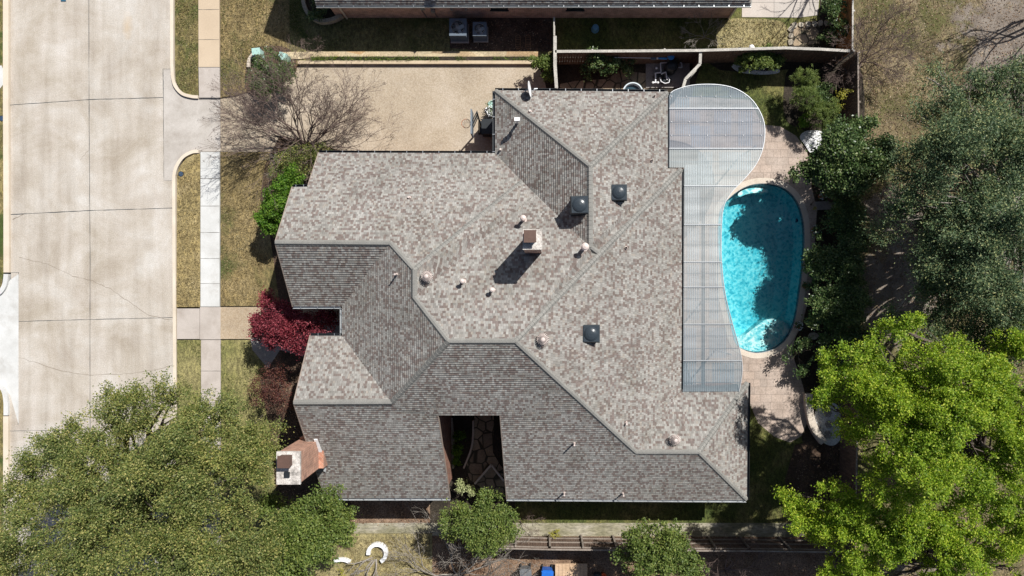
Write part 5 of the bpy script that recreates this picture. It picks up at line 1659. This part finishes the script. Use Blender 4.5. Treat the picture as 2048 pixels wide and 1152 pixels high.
LIME = B((1800, 740, 50, 8), (1900, 790, 60, 8.5), (1810, 830, 50, 8.5), (1900, 930, 50, 8.5), (2010, 760, 60, 8), (1980, 960, 50, 8.5), (2050, 860, 50, 8), (1730, 830, 40, 7.5), (2000, 830, 60, 8.5), (1700, 860, 26, 7), (1850, 830, 50, 9), (1680, 738, 46, 7.5), (1715, 770, 48, 7.5), (1640, 790, 26, 7), (1770, 690, 48, 8), (1820, 665, 34, 8), (1845, 740, 62, 8.5), (1770, 790, 58, 8), (1900, 720, 45, 8), (1960, 770, 62, 8.5), (2020, 700, 45, 8), (2050, 800, 50, 8), (1890, 850, 68, 9),
         (1790, 880, 55, 8.5), (1725, 905, 30, 7.5), (1840, 950, 62, 9), (1960, 880, 66, 9), (2040, 920, 60, 8.5), (1760, 960, 45, 8))
LIME2 = B((1800, 1010, 44, 7.5), (1880, 1060, 44, 7.5), (2020, 1000, 44, 8), (2030, 1150, 40, 7.5), (1870, 1150, 34, 7), (1780, 1100, 34, 7), (1655, 1010, 50, 6.5), (1600, 1032, 34, 6), (1575, 1000, 18, 5.8), (1640, 1050, 32, 6), (1710, 1040, 46, 7), (1760, 1070, 48, 7), (1830, 1060, 48, 7.5), (1900, 1020, 46, 8), (1960, 1020, 50, 8), (1900, 1100, 44, 7.5), (1820, 1130, 34, 7), (1990, 1110, 52, 7.5), (2050, 1050, 40, 8), (1690, 1110, 28, 6.5), (1650, 1150, 36, 6), (1740, 1150, 34, 6.5))
tree('spring_maple', 'bright lime green tree spreading over the back fence south of the pool', 'tree', LIME, L_lime, 2700, 85, .24, (.095, .06), W(1870, 900).xy, .3, 13, elong=1.35, squash=.7, gap=1.25, relief=.16, crease=.8, twigs=4)
tree('spring_maple', 'looser lime green tree in the bottom right corner reaching over the south fence', 'tree', LIME2, L_lime, 1700, 82, .23, (.095, .06), W(1850, 1080).xy, .26, 14, elong=1.35, squash=.7, gap=0.95, relief=.15, crease=.7, twigs=4)
DK = B((1900, 450, 50, 6.5), (1940, 560, 50, 7), (2000, 180, 40, 6), (2020, 280, 40, 6.5), (1930, 380, 50, 7), (2040, 500, 50, 7), (1870, 160, 26, 5.5), (1830, 300, 36, 6), (1820, 380, 34, 6), (1960, 490, 60, 7.5), (1880, 660, 40, 6), (1960, 690, 50, 6.5), (2040, 690, 40, 6.5), (1850, 560, 34, 6), (2040, 150, 30, 6), (1800, 345, 30, 5.5), (1760, 470, 24, 5), (1790, 640, 26, 5), (1830, 690, 24, 5), (1850, 230, 30, 5.5), (1960, 190, 45, 6), (1915, 225, 42, 6), (1990, 250, 60, 7), (1890, 290, 50, 6.5), (1850, 300, 30, 6), (1960, 330, 75, 7.5), (2030, 330, 60, 7.5), (1870, 380, 50, 6.5), (1930, 430, 75, 7.5), (1830, 420, 36, 6), (1790, 440, 30, 5.5), (1770, 420, 22, 5.5), (2010, 450, 75, 8),
       (1900, 520, 60, 7), (1980, 560, 75, 7.5), (2050, 560, 50, 7.5), (1930, 620, 55, 6.5), (2010, 640, 60, 7), (1870, 590, 34, 6), (1850, 500, 30, 6), (2060, 220, 45, 6.5))
tree('grey_green_oak', 'wide grey green oak over the dirt alley at the right edge', 'tree', DK, L_dark, 3300, 74, .29, (.115, .045), W(1970, 430).xy, .38, 15, bark=m_bark_g, elong=2.6, squash=.6, gap=1.5, relief=.2, crease=.7, twigs=5)
tree('holly_tree', 'dense dark green tree leaning over the back fence north of the pool hedge', 'tree', B((1720, 320, 40, 3.6), (1670, 290, 34, 3.4), (1750, 265, 26, 3.4), (1640, 345, 28, 3.0), (1700, 270, 30, 3.4), (1690, 300, 50, 3.4), (1735, 285, 42, 3.4), (1655, 325, 36, 3.1), (1618, 345, 19, 2.9), (1588, 350, 9, 2.7), (1700, 350, 36, 3.1), (1740, 335, 34, 2.9), (1660, 365, 22, 2.5), (1765, 300, 22, 2.9)),
     L_holly, 800, 66, .28, (.13, .085), W(1715, 325).xy, .16, 16)
hg = 'hedge shrubs between the pool and the back fence'
for k, (lab, rows, n_) in enumerate((
        ('big dark shrub beside the pool, just below the dark gap in the bed', ((1660, 490, 34, 2.1), (1690, 500, 32, 2.1), (1640, 530, 30, 1.9), (1680, 545, 36, 2.1), (1625, 545, 18, 1.5)), 330),
        ('big dark shrub in the middle of the pool bed', ((1650, 600, 36, 2.1), (1690, 610, 38, 2.3), (1640, 640, 26, 1.8), (1700, 570, 24, 1.9), (1690, 650, 30, 1.9)), 330),
        ('dark shrub against the lime green tree, touching the back fence', ((1700, 690, 36, 1.9), (1665, 700, 30, 1.8), (1730, 690, 24, 1.7), (1660, 730, 24, 1.5)), 260),
        ('dark shrub filling the bed between the dark gap and the back fence', ((1690, 400, 26, 2.0), (1700, 430, 24, 2.0), (1700, 540, 26, 2.2), (1710, 480, 20, 2.0), (1700, 640, 24, 2.2)), 260),
        ('low dark shrub at the south end of the pool beside the patio', ((1615, 700, 26, 1.6), (1590, 712, 20, 1.3), (1635, 690, 20, 1.6), (1600, 735, 16, 1.0)), 150),
        ('small shaded shrub in the dark gap near the fence', ((1672, 438, 22, 1.6), (1690, 455, 18, 1.5)), 90))):
    tree('hedge_shrub', lab, 'shrub', B(*rows), L_holly, n_, 50, .22, (.105, .075), None, .06, 30 + k, group=hg, low=-.1)
def shrub(lab, rows, mat, n_, per=45, rc=.18, leaf=(.09, .06), seed=1, name='shrub', group=None, **kw):
    return tree(name, lab, 'shrub', B(*rows), mat, n_, per, rc, leaf, None, .04, seed, group=group, low=-.1, **kw)
cg = 'clipped shrubs in the north-east bed'
m_fine = L_oak2
shrub('tall clipped shrub with fine pale green needles, furthest north in the bed', ((1607, 165, 25, 1.4), (1610, 195, 26, 1.4)), L_dark if False else L_oak2, 220, 60, .12, (.10, .02), 41, 'clipped_shrub', cg, twigs=0)
shrub('rounded clipped fine leaved shrub just above the white gravel', ((1650, 232, 27, 1.3), (1632, 220, 20, 1.2), (1655, 215, 18, 1.2)), L_oak2, 200, 60, .12, (.10, .02), 42, 'clipped_shrub', cg, twigs=0)
shrub('small glossy plant left of the rounded clipped shrub', ((1606, 242, 12, .6),), L_bright, 30, 30, .12, (.12, .05), 43)
shrub('leafy green shrub under the long fence above white pebbles', ((1505, 122, 22, 1.1), (1530, 115, 20, 1.2), (1548, 124, 16, 1.0), (1485, 130, 14, .8)), L_oak2, 190, 40, .15, (.10, .06), 44)
shrub('yellow green bush beside the bare shrub at the back fence', ((1690, 195, 16, 1.6), (1680, 210, 12, 1.4)), L_yellow, 45, 22, .16, (.09, .05), 45)
shrub('dark leafy bush with pale specks between the two clipped shrubs', ((1636, 190, 18, 1.0), (1648, 180, 14, .9)), L_holly, 80, 36, .14, (.1, .06), 46)
shrub('leafy climbing shrub on the short fence at the end of the driveway', ((1078, 118, 15, 1.3), (1074, 132, 9, .9), (1092, 128, 13, 1.2), (1098, 150, 12, 1.0)), L_oak2, 100, 36, .14, (.09, .06), 47)
shrub('shaded ivy mass against the long fence left of the pump', ((1190, 120, 18, 1.2), (1215, 128, 20, .9), (1180, 140, 16, .7), (1250, 130, 20, .5)), L_holly, 130, 36, .15, (.1, .06), 48)
shrub('evergreen bush with yellow green tips in the driveway corner', ((540, 128, 28, 1.4), (520, 155, 26, 1.3), (560, 155, 30, 1.4), (535, 175, 24, 1.2), (575, 140, 16, 1.2)), L_holly, 260, 42, .17, (.09, .05), 49)
shrub('bright yellow green bush against the front gable wall', ((560, 400, 30, 2.4), (545, 430, 26, 2.2), (575, 370, 24, 2.3), (545, 455, 14, 2.0), (590, 350, 16, 2.2), (530, 440, 16, 2.0)), L_bright, 330, 44, .17, (.10, .065), 50)
shrub('olive shrub under the multi-stemmed bare tree by the driveway', ((605, 320, 30, 1.5), (575, 330, 24, 1.3), (640, 310, 22, 1.2), (560, 350, 20, 1.2)), L_oak, 200, 34, .2, (.09, .05), 51)
shrub('dark foundation shrub on the neighbour planter', ((640, 10, 20, 1.0), (630, 30, 14, .9)), L_holly, 70, 36, .14, (.09, .06), 52)
tree('japanese_maple', 'crimson leaved maple in front of the entry recess', 'tree', B((650, 650, 16, 3.2), (668, 628, 9, 3.0), (515, 640, 14, 2.6), (520, 665, 14, 2.4), (580, 650, 26, 3.4), (545, 615, 24, 3), (530, 645, 22, 2.8), (575, 625, 26, 3.2), (612, 632, 26, 3.3), (640, 630, 20, 3.2), (565, 660, 28, 3), (592, 680, 24, 3), (620, 660, 18, 3), (545, 680, 16, 2.6), (665, 640, 12, 3.0), (540, 590, 12, 2.8), (600, 700, 12, 2.6)),
     L_red, 520, 46, .2, (.085, .06), W(590, 655).xy, .08, 53)
tree('purple_plum_shrub', 'dull red brown shrub below the crimson maple beside the wall', 'shrub', B((545, 770, 34, 1.8), (560, 740, 24, 1.8), (530, 790, 24, 1.6), (570, 800, 22, 1.6), (520, 760, 16, 1.4)), L_dred, 150, 30, .22, (.07, .045), None, .05, 54, twigs=8)
tree('loquat_tree', 'light green tree at the open end of the roof courtyard', 'tree', B((915, 1035, 32, 3.6), (945, 1045, 36, 3.6), (985, 1012, 30, 3.8), (1000, 1040, 32, 3.6), (970, 1070, 38, 3.6), (905, 1060, 20, 3.2), (1015, 1068, 20, 3.2), (975, 990, 12, 3.6)), L_oak2, 360, 48, .22, (.11, .06), W(965, 1030).xy, .1, 55, bark=m_bark_p)
tree('broadleaf_tree', 'round mid green tree standing over the south fence', 'tree', B((1282, 1082, 34, 4), (1330, 1082, 38, 4.2), (1300, 1125, 46, 4.5), (1350, 1130, 40, 4.3), (1385, 1130, 24, 4), (1252, 1115, 24, 3.8), (1300, 1165, 40, 4)), L_oak2, 420, 64, .24, (.12, .07), W(1320, 1120).xy, .14, 56, elong=1.3)
shrub('shaded green plant against the courtyard brick wall, nearest the roof edge', ((918, 872, 10, .5),), L_bright, 26, 24, .12, (.1, .06), 57)
shrub('shaded green plant against the courtyard brick wall, in the middle of three', ((916, 898, 10, .5),), L_bright, 26, 24, .12, (.1, .06), 58)
shrub('shaded green plant against the courtyard brick wall, lowest of three', ((916, 925, 9, .5),), L_bright, 22, 24, .12, (.1, .06), 59)
shrub('pale variegated plant at the courtyard mouth', ((924, 968, 12, .8), (940, 980, 11, .8)), L_palegreen, 46, 26, .12, (.09, .055), 60)
shrub('yellow flowering clump on the mossy strip beside the south fence', ((1107, 1066, 9, .3), (1117, 1067, 7, .25)), L_yellow, 26, 22, .09, (.06, .03), 61)
shrub('small yellow green weed at the bottom edge beside the white arc', ((686, 1143, 8, .35),), L_yellow, 14, 20, .09, (.06, .03), 62)
shrub('low leafy plant with pale blossoms beside the pots north of the hedge', ((1630, 402, 10, .4), (1622, 412, 8, .3)), L_yellow, 34, 22, .1, (.07, .04), 63)
shrub('dark leafy bush in the planting bed along the cedar fence', ((1665, 20, 22, 1.2), (1680, 60, 20, 1.1), (1650, 75, 14, .6)), L_holly, 130, 34, .16, (.1, .06), 64)

# ---- bare trees
def bare(name, label, cat, base, dirs, L, r, depth, seed, mat, spread=.5, lift=.1, kids=(2, 3), shrink=.72, seeds=0, group=None, z0=0.0, sides=4):
    rnd = random.Random(seed)
    b = Vector((base[0], base[1], 0))
    root = thing(name, label, cat, b, group)
    segs, tips = [], []
    for d in dirs:
        grow(segs, tips, rnd, Vector((rnd.uniform(-.05, .05), rnd.uniform(-.05, .05), z0)), Vector(d).normalized(), L * rnd.uniform(.85, 1.15), r * rnd.uniform(.7, 1.1), depth, spread, lift, kids, shrink)
    big = [s for s in segs if s[2] > r * .55]
    small = [s for s in segs if s[2] <= r * .55]
    small = [(a, b_, max(ra, .005), max(rb, .004)) for a, b_, ra, rb in small]
    tube_mesh('trunk', big, mat, root, 7)
    tube_mesh('branches', small, mat, root, sides)
    if seeds and tips:
        rs = np.random.RandomState(seed)
        T = np.array([p_[:] for p_ in tips])
        T = np.repeat(T[rs.permutation(len(T))[:seeds]], 7, 0) + rs.normal(size=(min(seeds, len(T)) * 7, 3)) * .05
        k = len(T)
        v, q_ = leaf_quads(T, unit(rs, k), unit(rs, k), np.full(k, .05), np.full(k, .035))
        quad_mesh('seed_heads', v, q_, L_seed, root)
    return root
ct = W(612, 296)
bare('crape_myrtle', 'wide multi-stemmed bare tree leaning over the gravel driveway', 'tree', ct.xy,
     [(-.9, .25, .9), (-.6, .6, 1), (-.2, .8, 1), (.15, .75, 1), (.5, .6, 1), (.85, .35, .9), (1.1, .1, .8), (-1.0, -.05, .8), (0, .2, 1.2), (-.35, .3, 1.1), (.4, .2, 1.1), (.9, .6, .9), (.6, .8, .8), (-.4, .8, 1), (1, .25, 1.0), (.95, -.1, 1.1), (.8, .5, .7), (-1, .3, .6)], 1.5, .046, 5, 71, m_bark_p, .60, .02, (2, 3), .80, 1200)
bare('bare_shrub', 'tangle of bare purple grey twigs over the top of the back fence', 'shrub', W(1722, 125).xy, [(-.8, .3, .8), (-.5, .8, .8), (.2, .9, .8), (.6, .5, .8), (-.9, -.4, .8), (.3, -.5, .9), (-.3, -.8, .8), (.8, 0, .8), (0, 0, 1)], 1.0, .03, 5, 72, m_bark_p, .6, .05, (2, 4), .75)
bare('bare_shrub', 'small grey bare shrub on the shaded grass above the long fence', 'shrub', W(1405, 78).xy, [(-.9, .1, .5), (-.5, .7, .5), (.2, .9, .5), (.7, .4, .5), (-.5, -.5, .6), (.3, -.3, .7)], .5, .018, 4, 73, m_bark_g, .55, .05, (2, 3), .75, z0=.3)
bare('bare_tree', 'pale bare branches reaching in at the top right corner', 'tree', W(2110, 20).xy, [(-.8, .1, .7), (-.7, -.5, .7), (-.5, .6, .8), (-.9, -.1, .9), (0, .3, 1), (-.3, -.9, .7)], 2.2, .10, 5, 74, m_bark_g, .5, .05, (2, 3), .74)
bare('bare_tree', 'leafless tree behind the neighbour patio throwing branch shadows on it', 'tree', W(1660, -120).xy, [(-.3, .1, 1), (.3, -.2, 1), (0, .4, 1), (-.1, -.5, 1)], 2.0, .11, 5, 75, m_bark, .55, .08, (2, 3), .74)
bare('bare_tree', 'sprawling bare brown tree left of the south fence and bins', 'tree', W(915, 1150).xy, [(-.8, .3, .7), (-.4, .8, .7), (.2, .8, .7), (.7, .5, .7), (1, .1, .6), (-1, 0, .6), (.9, -.2, .6), (.5, .2, .8), (-.6, -.3, .7), (1.2, .3, .5), (1.4, -.1, .4), (1.1, .6, .4)], 1.5, .06, 5, 76, m_bark_g, .6, .0, (2, 3), .76)
bare('bare_shrub', 'rounded mass of bare brown twigs right of the round tree at the bottom', 'shrub', W(1450, 1140).xy, [(-.8, .3, .7), (-.3, .8, .7), (.3, .8, .7), (.8, .4, .7), (0, 0, 1), (.9, -.2, .7), (-.9, -.1, .7), (.5, .6, .5), (1, .1, .5)], 1.0, .035, 5, 77, m_bark_p, .6, .0, (2, 3), .74)
bare('bare_shrub', 'small bare twiggy shrub at the right of the light green courtyard tree', 'shrub', W(1040, 1040).xy, [(-.6, .3, .7), (.3, .8, .7), (.8, .2, .7), (.5, -.4, .7)], .5, .018, 4, 78, m_bark_p, .6, .0, (2, 3), .74)
bare('bare_shrub', 'bare arching twigs across the driveway corner bush', 'shrub', W(548, 172).xy, [(-.7, .4, .9), (-.2, .7, .9), (.3, .6, .9), (.7, .2, .9), (-.5, -.3, .9), (.3, -.4, .9)], .40, .012, 4, 79, m_bark_p, .6, .0, (2, 3), .76)
bare('bare_shrub', 'pale drooping bare twigs over the olive shrub by the front gable', 'shrub', W(590, 340).xy, [(-.7, .2, .8), (-.5, -.6, .8), (.2, -.7, .8), (.5, .2, .8), (-.9, -.2, .7)], .6, .018, 4, 80, m_bark_g, .6, -.1, (2, 3), .76)
bare('bare_tree', 'leaning brown trunk and roots inside the white ring of blocks', 'tree', W(752, 1112).xy, [(-.8, -.7, .35), (-.9, -.1, .3), (.3, -.9, .4), (-.5, -1, .5)], .75, .07, 3, 81, m_bark_g, .5, -.1, (2, 3), .7)
bare('bare_shrub', 'small reddish bare shrub growing at the neighbour stone path corner', 'shrub', W(640, 100).xy, [(-.5, .3, .8), (.3, .5, .8), (.5, -.2, .8), (-.4, -.4, .8)], .35, .012, 4, 82, m_bark_p, .6, 0, (2, 3), .76, z0=.3)
bare('bare_tree', 'leafless street tree just beyond the left edge', 'tree', W(-60, 40).xy, [(.8, .1, 1), (.5, .6, 1), (.1, -.5, 1), (-.5, 0, 1)], 1.6, .08, 4, 83, m_bark_g, .5, .1, (2, 3), .72)

# ---- ground cover
def scatter(name, label_kind, regions, dens, mat, ln, wd, z, upright=.8, seed=1, clump=0):
    """Loose blades or leaves strewn over polygons given in photo pixels."""
    rs = np.random.RandomState(seed)
    C = []
    for pts, zz in regions:
        P = [Vector((v[0], v[1])) for v in px2(pts, zz)]
        for t_ in geometry.tessellate_polygon([[Vector((p_.x, p_.y, 0)) for p_ in P]]):
            a, b, c = [P[i] for i in t_]
            k = int(abs((b - a).cross(c - a)) / 2 * dens)
            u_, v_ = rs.random(k), rs.random(k)
            f = u_ + v_ > 1
            u_[f], v_[f] = 1 - u_[f], 1 - v_[f]
            C.append(np.stack([a.x + (b.x - a.x) * u_ + (c.x - a.x) * v_, a.y + (b.y - a.y) * u_ + (c.y - a.y) * v_, np.full(k, zz + z)], 1))
    C = np.concatenate(C)
    n_ = len(C)
    if clump:
        fx = np.sin(C[:, 0] * clump * 1.7 + np.sin(C[:, 1] * clump)) + np.sin(C[:, 1] * clump * 1.3 + 1.3 * np.sin(C[:, 0] * clump * .8))
        C = C[fx + rs.normal(size=n_) * .6 > 0]
        n_ = len(C)
    d = unit(rs, n_)
    d[:, 2] = np.abs(d[:, 2]) * upright * 2
    d /= np.linalg.norm(d, axis=1, keepdims=True)
    nr = unit(rs, n_)
    nr[:, 2] += 1.0
    l_ = ln * rs.uniform(.5, 1.4, n_)
    C[:, 2] += l_ * d[:, 2] * .5
    v, q_ = leaf_quads(C, d, nr, l_, wd * rs.uniform(.6, 1.3, n_))
    return quad_mesh(name, v, q_, mat, kind='stuff')
scatter('dry_grass_tufts', '', [([(441, 0), (600, 0), (600, 100), (505, 100), (495, 178), (442, 192)], .105), ([(442, 306), (560, 306), (520, 420), (530, 612), (442, 612)], .105), ([(350, 0), (394, 0), (395, 190), (360, 180)], .1),
                              ([(356, 350), (399, 312), (399, 612), (354, 612)], .1), ([(700, 1074), (860, 1074), (860, 1152), (700, 1152)], .112), ([(1450, 42), (1575, 44), (1570, 96), (1440, 96)], NZ)], 330, L_dry, .10, .028, 0, .4, 91)
scatter('green_grass_tufts', '', [([(560, 0), (900, 40), (900, 100), (600, 100)], NZ), ([(1112, 38), (1570, 38), (1570, 96), (1112, 98)], NZ), ([(1400, 140), (1570, 146), (1570, 250), (1400, 250)], .015), ([(1496, 790), (1520, 850), (1580, 890), (1600, 1046), (1000, 1046), (1000, 1000), (1496, 1000)], .017),
                                ([(350, 0), (394, 0), (395, 190), (360, 180)], .1), ([(354, 682), (401, 682), (402, 800), (356, 800)], .1), ([(442, 682), (500, 690), (560, 760), (443, 860)], .105), ([(441, 0), (600, 0), (600, 100), (442, 192)], .105)], 260, L_grass, .10, .025, 0, .4, 92, clump=1.6)
scatter('alley_grass', '', [([(1722, 0), (1880, 0), (1850, 200), (1722, 260)], -.2), ([(1722, 260), (2048, 200), (2048, 1152), (1722, 1152)], -.2)], 60, L_dry, .13, .03, 0, .4, 93, clump=.9)
scatter('alley_weeds', '', [([(1722, 0), (1880, 0), (1860, 260), (1722, 260)], -.2), ([(1722, 700), (2048, 700), (2048, 1152), (1722, 1152)], -.2)], 150, L_grass, .12, .025, 0, .4, 94, clump=1.1)
scatter('leaf_litter', '', [([(900, 38), (1104, 38), (1104, 102), (900, 102)], NZ), ([(700, 1002), (860, 1002), (860, 1050), (700, 1050)], .03), ([(870, 1110), (1700, 1110), (1700, 1160), (870, 1160)], .012), ([(1722, 0), (2048, 0), (2048, 700), (1722, 700)], -.2), ([(1722, 0), (2048, 0), (2048, 700), (1722, 700)], -.2),
                           ([(1590, 900), (1700, 880), (1700, 1046), (1600, 1046)], .03), ([(500, 105), (585, 100), (590, 140), (500, 190)], .12), ([(560, 720), (600, 740), (600, 1000), (560, 1000)], .125), ([(860, 1072), (1700, 1072), (1700, 1100), (860, 1100)], .012)], 45, L_litter, .08, .05, .01, .15, 95)
scatter('edging_grass', '', [([(622, 114), (830, 114), (830, 123), (622, 123)], NZ)], 520, L_blades, .28, .025, 0, .7, 96)
scatter('edging_grass', '', [([(830, 114), (880, 114), (880, 123), (830, 123)], NZ), ([(910, 114), (935, 114), (935, 123), (910, 123)], NZ), ([(985, 114), (1070, 114), (1070, 123), (985, 123)], NZ)], 300, L_blades, .25, .025, 0, .7, 97)
scatter('white_pebbles', '', [([(1612, 264), (1658, 272), (1640, 303), (1606, 284)], .045), ([(1634, 815), (1680, 820), (1684, 866), (1652, 884), (1636, 860)], .05), ([(1470, 130), (1556, 139), (1556, 146), (1480, 144)], .045)], 260, m_wgravel, .07, .06, .02, .3, 98)
